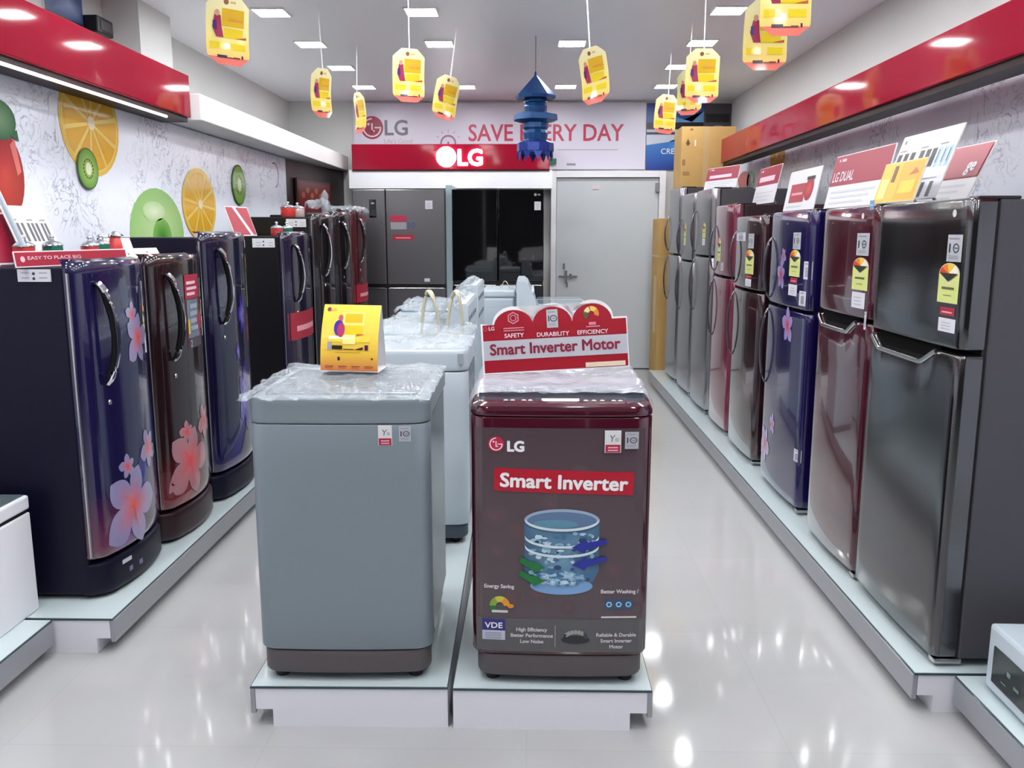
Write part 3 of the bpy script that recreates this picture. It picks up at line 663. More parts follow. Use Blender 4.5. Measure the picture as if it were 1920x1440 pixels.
def single_door(label, Xf, y0, y1, top, doorcol, bodymat, flowers, base=True, edgem=None, swirl=None, stickers=(), D=.60, handle=True, lock=None, crest=False, price=None, basemat=None, bow=.045):
    """left row: bowed single door over a drawer base; front faces the aisle (+X)"""
    w_ = y1 - y0; Yc = (y0 + y1) / 2; H = top - ZP; r = .05; T = .085
    t = thing('single_door_fridge', label, 'refrigerator', (Xf, Yc, ZP), math.pi / 2, 'single door fridges of the left row')
    uv = place_uv('L', Xf - .02, Yc); S = doorS(w_, bow, r); zb = .155 if base else .03
    mb = MB(); mb.box(-w_ / 2 + .004, T + .012, .02, w_ / 2 - .004, D, H - .03, bodymat, .008); mb.box(-w_ / 2 + .012, T, zb + .01, w_ / 2 - .012, T + .013, H - .04, rubber); mb.build('body', t)
    if base:
        mb = MB(); door_mesh(mb, w_, .012, .145, .12, bow, r * 1.4, basemat or bodymat, bev=.014); mb.build('base_drawer', t)
    mb = MB(); door_mesh(mb, w_, zb, H, T, bow, r, DOORP, None, bev=.03, colf=swirl or (lambda u, v: doorcol), nz=36)
    ink = Ink(mb, S, DOORP, .0009); flowers(ink, uv, w_, H)
    d = mb.build('door', t)
    mb = MB(); mb.tube([(-w_ / 2 - .002, T - .006, zb + .02), (-w_ / 2 - .002, T - .006, H - .05)], .006, chrome_soft, 6); mb.build('edge_trim', d, label='silver door edge strip')
    if handle:
        hu = -w_ * .36; z1, z0 = H - .09, H - .475; pts = []; pin = []
        for i in range(25):
            q = i / 24; s_ = math.sin(math.pi * q) ** .55
            u = hu + .03 * math.sin(math.pi * q * .9) ; pts.append((u + .004, yfront(u, w_, bow, r) - .012 - .046 * s_, z1 + (z0 - z1) * q)); pin.append((u, yfront(u, w_, bow, r) - .004 - .036 * s_, z1 + (z0 - z1) * q))
        mb = MB(); mb.tube(pin, .011, M('handle_black', C(9, 8, 10), .45, spec=.25), 10, (1.0, .6)); hb = mb.build('handle', d, label='long dark curved handle')
        mb = MB(); mb.tube(pts, .007, chrome, 8); mb.tube(pts[:3], .012, chrome, 8); mb.tube(pts[-3:], .009, chrome, 8); mb.build('handle_trim', hb, label='chrome edge of the handle')
        mb = MB(); mb.lathe([(.009, -.003), (.011, 0), (.009, .004)], chrome_soft, 12)
        for i, p in enumerate(mb.v): mb.v[i] = Vector((p.x + hu + .035, yfront(hu + .035, w_, bow, r) - p.z, p.y + z0 - .075))
        mb.build('lock', d)
    if crest:
        mb = MB(); ink = Ink(mb, S, PRINT, .001); ink.poly([(w_ * .18, H - .12), (w_ * .24, H - .12), (w_ * .21, H - .15)], C(120, 120, 140), 1); mb.build('emblem', d)
    for (nm, kd, a, b, c, dd) in stickers:
        u0, v0 = uv(a, b); u1, v1 = uv(c, dd); u0, u1 = [max(-w_ / 2 + .012, min(w_ / 2 - .012, q)) for q in (u0, u1)]
        sticker(d, S, nm, kd, u0, v0, u1, v1)
    if price:
        mb = MB(); ya, yb, za, zb_ = price; mb.box(-w_ / 2 - .003, ya, za, -w_ / 2 + .003, yb, zb_, board_back)
        ink = Ink(mb, lambda u, v, h: (-w_ / 2 - .003 - h, u, v), PRINT, .0008); m_ = (ya + yb) / 2
        ink.rect(ya, za, yb, zb_, C(216, 216, 222), 1); ink.disc(m_, za + (zb_ - za) * .65, .006, .006, C(60, 60, 80), 2, 8); ink.disc(m_, za + (zb_ - za) * .25, .006, .006, C(60, 60, 80), 2, 8)
        for i in range(4): ink.rect(ya + .01 + (i % 2) * (yb - ya) * .55, za + .012 + (i // 2) * .018, ya + .01 + (i % 2) * (yb - ya) * .55 + .03, za + .016 + (i // 2) * .018, C(160, 160, 172), 2)
        mb.build('price_card', t, label='white price card taped to the side')
    return t, uv, S, d, w_, H

def plumeria(ci, co):
    def f(ink, uv, w_, H):
        for a, b, r_, ro, asp in ((243, 945, .19, 1.1, .85), (232, 874, .055, .3, .9), (272, 838, .095, .7, .8), (250, 632, .12, 1.2, .8), (238, 590, .06, .2, .8)):
            u, v = uv(a, b); ink.flower(min(u, w_ / 2 - .06), v, r_, ci, co, 2, ro, asp * 1.15)
    return f
def plum2(ci, co):
    def f(ink, uv, w_, H):
        for a, b, r_, ro, asp in ((352, 862, .19, 1.1, .85), (345, 810, .06, .3, .9), (377, 788, .10, .7, .8), (362, 598, .10, 1.2, .8)):
            u, v = uv(a, b); ink.flower(min(u, w_ / 2 - .06), v, r_, ci, co, 2, ro, asp * 1.15)
    return f
def violet(ink, uv, w_, H):
    for a, b, r_, ro in ((446, 590, .13, 4.2), (452, 740, .20, 2.4), (440, 660, .06, .3)):
        u, v = uv(a, b); ink.flower(min(u, w_ / 2 - .05), v, r_, C(150, 140, 210), C(48, 30, 140), 2, ro, .5)
nofl = lambda ink, uv, w_, H: None
DN = C(22, 18, 62); DM = C(34, 16, 20)
l1 = single_door('dark blue single-door fridge with coral flowers, nearest on the left', -1.6, 3.14, 3.70, 1.455, DN, navy_side, plumeria(C(226, 84, 70), C(142, 134, 174)), True,
    swirl=swirl_cols(DN, C(40, 44, 150), C(140, 50, 70), 1.3), stickers=[('feature_sticker', 'ten', 262, 527, 268, 570), ('energy_label', 'energy', 263, 570, 272, 625), ('price_sticker', 'white', 268, 625, 276, 660)], crest=True, price=(.14, .26, 1.235, 1.28))
mb = MB(); ink = Ink(mb, doorS(.56, .045, .07), PRINT, .001); ink.rect(-.17, .105, -.11, .122, C(200, 200, 212), 1); ink.rect(-.13, .06, -.03, .08, C(110, 108, 140), 1); mb.build('base_sticker', l1[0])
single_door('dark wine single-door fridge with red flowers and promo card, second on the left', -1.585, 3.74, 4.30, 1.46, DM, maroon_side, plum2(C(222, 62, 66), C(164, 112, 120)), True,
    swirl=swirl_cols(DM, C(110, 40, 50), C(150, 24, 40), 1.3), stickers=[('promo_card', 'promo', 336, 516, 374, 645), ('energy_label', 'energy', 374, 560, 379, 590), ('feature_sticker', 'ten', 372, 520, 376, 556), ('price_sticker', 'white', 377, 592, 382, 628)], crest=True)
single_door('taller dark blue single-door fridge with violet flowers, third on the left', -1.575, 4.37, 4.99, 1.558, C(18, 14, 46), navy_side, violet, True,
    swirl=swirl_cols(C(18, 14, 46), C(40, 30, 120), C(30, 20, 90), 1.4), stickers=[('energy_label', 'energy', 460, 475, 464, 575)], crest=True)
single_door('dark purple single-door fridge with red ribbon card behind a gap, fourth on the left', -1.575, 5.83, 6.48, 1.56, C(26, 16, 46), black_side, nofl, True, price=(.12, .27, 1.315, 1.375),
    stickers=[('ribbon_card', 'red', 544, 590, 590, 622)], crest=True)
single_door('near-black single-door fridge with silver edge strip, fifth on the left', -1.56, 6.62, 7.22, 1.70, C(26, 18, 24), black_side, nofl, True, price=(.12, .27, 1.455, 1.515))
single_door('near-black single-door fridge squeezed between two others, sixth on the left', -1.55, 7.28, 7.80, 1.73, C(24, 18, 24), black_side, nofl, True)
l7 = single_door('dark red film-wrapped single-door fridge, last of the left row', -1.52, 7.86, 8.42, 1.765, C(70, 18, 26), maroon_side, nofl, True, stickers=[('ribbon_card', 'red', 670, 535, 692, 560)])
def crumple(w_, d_, amp, z=0., sc_=9., edge=.0, droop=.0, seed=0., sides='fblr'):
    def f(a, b):
        x = (a - .5) * w_; y = b * d_; p = Vector((x * sc_ + seed, y * sc_, seed * 3))
        n = noise.noise(p) * .6 + noise.noise(p * 2.3) * .35 + (abs(noise.noise(p * 4.1)) + abs(noise.noise(p * 7.3 + Vector((3, 1, 2)))) * .8 - .3) * .45
        zz = z + amp * n; e = 0
        if 'f' in sides and b < .06: e = max(e, 1 - b / .06)
        if 'b' in sides and b > .94: e = max(e, (b - .94) / .06)
        if 'l' in sides and a < .05: e = max(e, 1 - a / .05)
        if 'r' in sides and a > .95: e = max(e, (a - .95) / .05)
        x += (1 if x > 0 else -1) * edge * e * (.6 + n) ; zz -= droop * e * (.7 + .6 * noise.noise(p * 1.7))
        return (x, y + noise.noise(p * .9) * amp * .4, zz)
    return f
mb = MB(); mb.grid(crumple(.58, .3, .03, 1.64, 12, .02, .06, 3.), 40, 24, film); mb.build('plastic_film', l7[0], label='crumpled clear plastic film')

# back fridges
def back_fridge(label, x0, x1, yf, top, split, mat, side, name='four_door_fridge', four=True, dispenser=None, sticks=()):
    w_ = x1 - x0; xc = (x0 + x1) / 2; H = top - ZP; sp = split - ZP
    t = thing(name, label, 'refrigerator', (xc, yf, ZP), 0, 'large fridges under the lit fascia')
    mb = MB(); mb.box(-w_ / 2 + .004, .07, .02, w_ / 2 - .004, .66, H - .004, side, .006); mb.box(-w_ / 2 + .01, .055, .03, w_ / 2 - .01, .072, H - .01, rubber); mb.build('body', t)
    uv = lambda px, py: (lambda p: (p.x - xc, p.z - ZP))(onY(px, py, yf)); vsplit = dispenser['vs'] - xc if dispenser else 0.
    doors = []
    for a, b, nm in ((-w_ / 2, vsplit - .003, 'left_door'), (vsplit + .003, w_ / 2, 'right_door')):
        mb = MB(); mb.box(a, 0, sp + .012, b, .055, H, mat, .008); doors.append(mb.build('upper_door', t))
        mb = MB(); mb.box(a, 0, .035, b, .055, sp - .03, mat, .008); dd = mb.build('lower_door', t)
        mb = MB(); mb.tube([(a + .02, -.004, sp - .028), (b - .02, -.004, sp - .028)], .007, chrome_soft, 8); mb.build('handle', dd, label='horizontal chrome grip')
    mb = MB(); mb.box(-w_ / 2 + .012, .02, sp - .03, w_ / 2 - .012, .056, sp + .012, black_pl); mb.build('grip_recess', t)
    S = flatS(0)
    for i, nm, kd, a, b, c, d in sticks:
        u0, v0 = uv(a, b); u1, v1 = uv(c, d); sticker(doors[i], S, nm, kd, u0, v0, u1, v1)
    if dispenser:
        u0, v0 = uv(*dispenser['p'][:2]); u1, v1 = uv(*dispenser['p'][2:]); mb = MB(); mb.box(u0, -.006, v1, u1, 0.001, v0, black_glass, .002)
        ink = Ink(mb, flatS(-.006), PRINT, .001); ink.rect(u0 + .02, v0 - .045, u1 - .02, v0 - .03, C(170, 170, 180), 1); mb.build('control_display', doors[0], label='dark touch display')
    return t, uv, doors
back_fridge('tall grey steel four-door fridge with small dark display at the back left', -1.78, -.845, 8.9, 1.985, 1.02, steel_back, grey_side, dispenser={'vs': -1.445, 'p': (692, 374, 706, 408)},
    sticks=[(1, 'energy_label', 'white', 797, 376, 811, 392), (1, 'warranty_sticker', 'oneten', 732, 404, 782, 430), (1, 'red_sticker', 'red', 736, 440, 776, 450), (1, 'logo_sticker', 'white', 796, 522, 806, 528)])
bf, uvb, bd = back_fridge('tall black glass four-door fridge beside the white door at the back', -.772, .160, 8.9, 1.985, 1.05, black_glass, black_side,
    sticks=[(1, 'energy_label', 'white', 1002, 378, 1014, 394)])
mb = MB(); ink = Ink(mb, flatS(0), PRINT, .001); u, v = uvb(1004, 365); ink.disc(u, v, .014, .014, C(170, 150, 160), 1, 14); ink.rect(u + .022, v - .008, u + .05, v + .008, C(120, 118, 126), 1); mb.build('emblem', bd[1])

# ------------------------------------------------------------------ washing machines of the centre row
def feet(t, w_, d_, nm='foot'):
    for x in (-w_ / 2 + .05, w_ / 2 - .05):
        for y in (.06, d_ - .06):
            mb = MB(); mb.lathe([(.022, 0), (.024, .01), (.017, .04)], rubber, 12, (x, y, 0)); mb.build(nm, t)
def pxl(t_x, y, z0=ZP): return lambda px, py: (lambda p: (p.x - t_x, p.z - z0))(onY(px, py, y))

# grey washer
GX, GY = -.575, 2.54; gw, gd = .552, .63
t = thing('washing_machine', 'silver grey top-loading washer with a yellow card on its film-covered top', 'washing machine', (GX, GY, ZP), R(.8))
g = pxl(GX, GY); zt = .918; zs = g(650, 795)[1]
feet(t, gw - .02, gd)
mb = MB(); door_mesh(mb, gw - .02, .028, .105, .08, .012, .05, silver_k, bev=.008); mb.box(-gw / 2 + .02, .07, .028, gw / 2 - .02, gd, .105, wash_side); mb.build('kickplate', t, label='brown grey kickplate')
mb = MB(); door_mesh(mb, gw, .108, zs - .002, .075, .010, .05, silver_w, bev=.006); mb.build('front_panel', t, label='plain silver grey front')
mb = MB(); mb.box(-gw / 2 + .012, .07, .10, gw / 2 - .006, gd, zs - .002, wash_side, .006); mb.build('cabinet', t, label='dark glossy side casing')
mb = MB(); door_mesh(mb, gw + .004, zs, zt, .10, .010, .055, silver_w, bev=.012, bev0=.003); mb.box(-gw / 2, .09, zs, gw / 2, gd + .01, zt, silver_w, .012); mb.build('top_frame', t)
mb = MB(); mb.box(-gw / 2 + .04, .07, zt - .004, gw / 2 - .04, gd - .10, zt + .006, M('lid_glass_grey', C(110, 120, 128), .15, .2), .01); mb.build('lid', t)
mb = MB(); mb.grid(lambda a, b: crumple(gw + .02, gd + .01, .014, zt + .018, 13, .008, .022, 1.)(a, b), 130, 120, film)
for i, p in enumerate(mb.v): mb.v[i] = Vector((p.x - .008, p.y - .012, p.z))
mb.grid(lambda a, b: (-.225 - .06 * a - .012 * noise.noise(Vector((a * 5, b * 9, 2))), .03 + .06 * b - .02, zt + .03 - .03 * a + .014 * noise.noise(Vector((a * 8, b * 8, 5)))), 12, 12, film)
mb.build('plastic_film', t, label='crumpled clear plastic film over the top')
S = lambda u, v, h: (u, yfront(u, gw, .010, .05) - h, v)
def ybadge(mb, S, u0, v0, u1, v1):
    ink = Ink(mb, S, PRINT, .0008); wd, ht = u1 - u0, v1 - v0
    ink.rect(u0, v0, u1, v1, C(216, 214, 216), 1); ink.rect(u0 + wd * .05, v0 + ht * .02, u1 - wd * .05, v0 + ht * .36, C(176, 34, 66), 2)
    ink.text('Y', u0 + wd * .42, v0 + ht * .5, ht * .42, C(90, 90, 100), 2, shear=.15); ink.ring(u0 + wd * .74, v0 + ht * .58, wd * .06, wd * .1, C(120, 118, 126), 2)
    for i in range(2): ink.rect(u0 + wd * .2, v0 + ht * (.09 + .12 * i), u1 - wd * .2, v0 + ht * (.14 + .12 * i), C(236, 200, 208), 3)
mb = MB(); a, b = g(708, 798), g(735, 836); ybadge(mb, S, a[0], b[1], b[0], a[1]); mb.build('warranty_sticker', t, label='white and red warranty sticker')
mb = MB(); a, b = g(747, 800), g(770, 829); badge10(Ink(mb, S, PRINT, .0008), a[0], b[1], b[0], a[1]); mb.build('feature_sticker', t, label='silver sticker reading 10')

# wine-red washer
WX, WY = .103, 2.53; ww, wd_ = .552, .66
t = thing('washing_machine', 'wine-red top-loading washer covered by a large smart inverter poster film', 'washing machine', (WX, WY, ZP), R(-.6))
g = pxl(WX, WY); zs = g(1060, 800)[1]; ze = .905
feet(t, ww - .03, wd_)
mb = MB(); door_mesh(mb, ww - .03, .028, .10, .08, .012, .05, silver_k, bev=.008); mb.box(-ww / 2 + .03, .07, .028, ww / 2 - .03, wd_, .10, wash_side); mb.build('kickplate', t, label='grey kickplate')
mb = MB(); door_mesh(mb, ww, .103, zs + .028, .075, .010, .045, wine_w, bev=.006); mb.build('front_panel', t)
mb = MB(); mb.box(-ww / 2 + .006, .07, .10, ww / 2 - .006, wd_, zs + .026, M('wine_side', C(40, 12, 24), .2, coat=.6), .006); mb.build('cabinet', t)
prof = [(.012, zs + .030), (.0, zs + .05), (-.002, ze - .05), (.004, ze - .022), (.016, ze - .006), (.036, ze), (.05, ze + .002), (.05, zs + .03)]
def topcap(mb, prof_back, mat):
    pass
mb = MB(); door_mesh(mb, ww + .004, zs + .03, ze, .14, .010, .055, wine_w, bev=.024, bev0=.003); mb.box(-ww / 2 - .002, .12, zs + .03, ww / 2 + .002, wd_ + .01, ze - .004, wine_w, .012); mb.build('top_frame', t)
mb = MB(); mb.prism([(.022, ze - .008), (.15, ze + .012), (.15, ze - .02), (.022, ze - .02)], -ww / 2 + .02, ww / 2 - .02, M('blue_grey_panel', C(58, 66, 80), .12, .3, coat=.6), 'x'); cp = mb.build('control_panel', t, label='glossy blue grey control panel')
Sp = lambda u, v, h: (u, .022 + v * .128, ze - .008 + v * .020 + h)
mb = MB(); ink = Ink(mb, Sp, PRINT, .0012); ink.rect(-.06, .15, .055, .5, C(216, 220, 226), 1); ink.rect(-.055, .2, .05, .45, C(236, 238, 242), 2)
for u in (-.17, -.15, -.115, -.095, .075, .10, .125, .16, .18): ink.disc(u, .33, .008, .1, C(176, 182, 192), 1, 12)
mb.build('buttons', cp)
mb = MB()
def wfilm(a, b):
    x = (a - .5) * (ww + .012); p = Vector((a * 6, b * 5, 8.)); n = noise.noise(p) * .6 + noise.noise(p * 2.7) * .3
    y = .13 + b * (wd_ - .13); z = ze + .022 + .012 * min(1, b * 4) + .012 * n
    if b < .05: z -= .006 * (1 - b / .05); y -= .01 * (1 - b / .05)
    e = max(0, abs(a - .5) - .45) / .05; z -= .045 * e * e; x += math.copysign(.008 * e, x)
    return (x, y, z)
mb.grid(wfilm, 60, 50, M('grey_film', C(178, 178, 190), .18, spec=.9, alpha=.7, bump=(18, .5)))
mb.grid(lambda a, b: (-.255 + .51 * a, .10 + .035 * b + .01 * noise.noise(Vector((a * 9, b * 3, 1))), ze + .020 + .014 * math.sin(b * 3.1) + .008 * noise.noise(Vector((a * 14, b * 4, 4)))), 60, 8, film)
mb.build('plastic_film', t, label='folded grey plastic film over the lid')
# poster film on the front
S = lambda u, v, h: (u, yfront(u, ww, .010, .045) - .0012 - h, v)
mb = MB(); ink = Ink(mb, S, PGLOSS, .0006)
u0, u1 = -ww / 2 + .014, ww / 2 - .006; vt = g(1060, 803)[1]; vb = g(1060, 1222)[1]
ink.rect(u0, vb, u1, vt, C(86, 76, 80), 1, n=24, top=C(78, 62, 68), m=8)
for i in range(16):
    a, b = random.uniform(u0 + .05, u1 - .05), random.uniform(vb + .12, vt - .12); ink.disc(a, b, random.uniform(.02, .05), random.uniform(.02, .05), [C(96, 70, 76), C(82, 70, 75)], 2, 14)
ink.rect(u0, vb, u1, g(1060, 1160)[1], C(88, 86, 88), 3, n=24)
a = g(930, 833); ink.logo(a[0], a[1], .024, C(186, 40, 72), C(236, 226, 230), 4); a = g(967, 846); ink.text('LG', a[0], a[1], .044, WH, 4, bold=.05)
a, b = g(926, 872), g(1188, 934); tl = R(-1.6)
def rot_rect(ink, uc, vc_, w2, h2, ang, col, k):
    c_, s_ = math.cos(ang), math.sin(ang); n = 10
    for i in range(n):
        x0, x1 = -w2 + 2 * w2 * i / n, -w2 + 2 * w2 * (i + 1) / n
        ink.poly([(uc + x * c_ - y * s_, vc_ + x * s_ + y * c_) for x, y in ((x0, -h2), (x1, -h2), (x1, h2), (x0, h2))], col, k)
um, vm = (a[0] + b[0]) / 2, (a[1] + b[1]) / 2
rot_rect(ink, um, vm, (b[0] - a[0]) / 2, .036, tl, C(176, 20, 44), 4)
ink.text('Smart Inverter', um, vm - .021, .060, WH, 6, bold=.035, rot=tl, width=.385)
# glass drum of water, drawn
cx, cy = g(1053, 1045); dw = .115
def el(u, v, ru, rv, col, k): ink.disc(u, v, ru, rv, col, k, 36)
vt_, vb_ = g(1053, 975)[1], g(1053, 1098)[1]
ink.poly([(cx - dw, vt_), (cx + dw, vt_), (cx + dw, vb_ + .05), (cx + dw * .8, vb_), (cx - dw * .8, vb_), (cx - dw, vb_ + .05)], [C(116, 158, 186), C(64, 98, 130)], 4)
el(cx, vb_, dw * .84, .028, C(120, 160, 204), 5); el(cx, vt_, dw, .036, C(150, 170, 190), 6); el(cx, vt_ - .002, dw * .92, .029, C(92, 116, 150), 7); el(cx - .02, vt_ - .012, dw * .6, .014, C(90, 140, 160), 8)
for i in range(26):
    q = i / 26 * 6.28; rr_ = random.uniform(.3, .8); u = cx + dw * .8 * rr_ * math.cos(q); v = vb_ + .025 + .028 * rr_ * math.sin(q)
    el(u, v, random.uniform(.010, .022), random.uniform(.008, .016), random.choice([[C(206, 226, 236), C(120, 164, 196)], [C(50, 86, 124), C(90, 134, 170)], [C(150, 190, 214), C(70, 112, 150)]]), 7 + i % 2)
for i in range(90):
    a, b = random.uniform(-.9, .9), random.random(); u = cx + a * dw * .95; v = vb_ + .01 + (vt_ - vb_ - .05) * b
    el(u, v, random.uniform(.004, .014), random.uniform(.003, .008), random.choice([C(190, 216, 228), C(60, 110, 150), C(130, 176, 200), C(40, 70, 104), C(160, 196, 214)]), 8 + i % 3)
for k_, f in ((0, .0), (1, -.055), (2, -.085)):
    pts = [(cx + dw * .98 * math.cos(R(180 + 180 * i / 20)), vt_ + f + .034 * math.sin(R(180 + 180 * i / 20))) for i in range(21)]
    for p, q in zip(pts, pts[1:]): ink.poly([p, q, (q[0], q[1] + .008), (p[0], p[1] + .008)], C(206, 222, 228), 12)
for v_ in (g(1053, 1018)[1], g(1053, 1050)[1]):                      # blue arrows
    c_ = C(34, 44, 150); ink.poly([(cx + .03, v_ - .012), (cx + .075, v_ + .014), (cx + .075, v_ + .004), (cx + .135, v_ + .016), (cx + .14, v_ + .002), (cx + .075, v_ - .02), (cx + .07, v_ - .03)], c_, 13)
for v_ in (g(1053, 1058)[1], g(1053, 1083)[1]):                      # green arrows
    c_ = C(18, 112, 54); ink.poly([(cx - .05, v_ - .008), (cx - .09, v_ + .014), (cx - .09, v_ + .006), (cx - .125, v_ + .026), (cx - .13, v_ + .008), (cx - .09, v_ - .018), (cx - .085, v_ - .026)], c_, 13)
TX = C(206, 200, 202)
a = g(936, 1103); ink.text('Energy Saving', a[0], a[1], .017, TX, 4, bold=.04); a = g(937, 1132)
for q, c_ in ((0, C(220, 150, 40)), (60, C(200, 190, 70)), (120, C(130, 160, 60)), (180, C(40, 110, 60))): ink.ring(a[0], a[1] - .008, .012, .032, c_, 4, q, q + 62, 8)
ink.disc(a[0] + .034, a[1] - .008, .01, .007, C(220, 140, 40), 5); ink.rect(a[0] - .025, a[1] - .03, a[0] + .025, a[1] - .022, TX, 5)
a = g(1162, 1112); ink.text('Better Washing /', a[0], a[1], .017, TX, 4, bold=.04); a = g(1160, 1133)
for i in range(3): ink.rect(a[0] - .042 + .03 * i, a[1] - .016, a[0] - .018 + .03 * i, a[1] + .016, C(40, 80, 120), 4); ink.ring(a[0] - .03 + .03 * i, a[1], .005, .009, C(150, 200, 226), 5)
a = g(1160, 1157); ink.rect(a[0] - .055, a[1] - .003, a[0] + .055, a[1] + .003, TX, 4)
a, b = g(904, 1161), g(947, 1183); ink.rect(a[0], b[1], b[0], a[1], C(44, 46, 120), 5); ink.text('VDE', (a[0] + b[0]) / 2, b[1] + .009, .026, WH, 6, bold=.02, width=.055)
c_ = g(925, 1200); ink.rect(a[0], c_[1], b[0], b[1], C(190, 194, 206), 5)
for i in range(3): ink.rect(a[0] + .008, c_[1] + .005 + .008 * i, b[0] - .012, c_[1] + .008 + .008 * i, C(140, 146, 170), 6)
for i, s_ in enumerate(('High Efficiency', 'Better Performance', 'Low Noise')): a = g(997, 1183 + 11 * i); ink.text(s_, a[0], a[1], .0165, TX, 5, bold=.03)
a, b = g(1041, 1172), g(1041, 1212); ink.rect(a[0] - .001, b[1], a[0] + .001, a[1], C(160, 158, 160), 5)
for i, s_ in enumerate(('Reliable & Durable', 'Smart Inverter', 'Motor')): a = g(1155, 1193 + 11 * i); ink.text(s_, a[0], a[1], .0165, TX, 5, bold=.03)
a = g(1079, 1192); ink.disc(a[0], a[1] - .012, .045, .014, C(40, 42, 46), 5)
for i in range(9): q = R(10 + 20 * i); ink.disc(a[0] + .032 * math.cos(q), a[1] - .004 + .018 * math.sin(q), .006, .008, random.choice([C(60, 64, 66), C(150, 156, 150), C(30, 32, 34)]), 6, 10)
pf = mb.build('poster_film', t, label='dark printed film with red headline and glass drum of water')
S2 = lambda u, v, h: (u, yfront(u, ww, .010, .045) - .002 - .013 * .0006 - h, v)
S2b = lambda u, v, h: (u, yfront(u, ww, .010, .045) - .0075 - h, v)
mb = MB(); a, b = g(1134, 806), g(1164, 848); ybadge(mb, S2b, a[0], b[1], b[0], a[1]); mb.build('warranty_sticker', t, label='white and red warranty sticker')
mb = MB(); a, b = g(1172, 809), g(1197, 841); badge10(Ink(mb, S2b, PRINT, .0008), a[0], b[1], b[0], a[1]); mb.build('feature_sticker', t, label='silver sticker reading 10')

# white top loader behind the grey washer
PX, PY = -.545, 3.775
t = thing('washing_machine', 'white top-loading washer wrapped in film behind the grey one', 'washing machine', (PX, PY, ZP)); pw, pd = .56, .56
feet(t, pw - .04, pd)
mb = MB(); door_mesh(mb, pw - .02, .028, .09, .08, .008, .05, M('slate_kick', C(60, 72, 84), .4), bev=.008); mb.box(-pw / 2 + .02, .07, .028, pw / 2 - .02, pd, .09, wash_side); mb.build('kickplate', t, label='dark slate kickplate')
mb = MB(); door_mesh(mb, pw, .092, .80, .07, .008, .05, white_plas, bev=.006); mb.build('front_panel', t)
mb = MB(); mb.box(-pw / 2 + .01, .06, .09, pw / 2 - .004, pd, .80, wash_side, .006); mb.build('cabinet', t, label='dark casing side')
mb = MB(); door_mesh(mb, pw + .004, .803, .90, .10, .008, .055, white_plas, bev=.014); mb.box(-pw / 2, .09, .803, pw / 2, pd + .01, .90, white_plas, .012); mb.build('top_frame', t)
mb = MB(); mb.grid(lambda a, b: (lambda p: (p[0], p[1] + .01, p[2] + .05 * b * b))(crumple(pw + .01, pd, .03, .925, 9, .008, .035, 4.)(a, b)), 90, 80, film)
mb.grid(lambda a, b: (.275 + .03 * noise.noise(Vector((a * 6, b * 4, 1))), .03 + .5 * a, .55 + .36 * b + .02 * noise.noise(Vector((a * 3, b * 5, 6)))), 24, 16, film_thin)
mb.build('plastic_film', t, label='crumpled clear plastic film')
mb = MB(); u, v = g(853, 690); mb.box(.24, -.003, .84, .262, .006, .885, M('grey_tag', C(150, 158, 166), .5)); mb.build('tag', t)
# packing straps standing up in loops
def strap_loop(label, px0, px1, pxt, pyb, pyt, d, wide=.03):
    A, B, T_ = onY(px0, pyb, d), onY(px1, pyb, d), onY(pxt, pyt, d)
    pts = []
    for i in range(21):
        q = i / 20; x = A.x * (1 - q) + B.x * q; s_ = math.sin(math.pi * q) ** .62; xm = A.x + (T_.x - A.x) * min(1, q * 2) if q < .5 else T_.x + (B.x - T_.x) * (q - .5) * 2
        x = x * .25 + xm * .75 if 0 < q < 1 else x
        pts.append(Vector((x, d + .02 * math.sin(q * 6), A.z + (T_.z - A.z) * s_)))
    mb = MB(); o = pts[0].copy(); mb.tube([p - o for p in pts], wide / 2, strap_m, 8, (1, .55)); mb.box(-.004, -.008, -.006, B.x - A.x + .004, .012, .016, strap_m, .003)
    tag(mb.build('packing_strap', None, o), label, 'strap', 'packing straps standing in loops')
strap_loop('beige packing strap loop on the white washer, the left of two', 790, 825, 803, 628, 546, 4.30)
strap_loop('beige packing strap loop on the white washer, the right of two', 838, 869, 857, 628, 546, 4.31)
strap_loop('thin pale strap loop far behind, in front of the black glass fridge', 938, 957, 947, 553, 527, 6.75, .008)

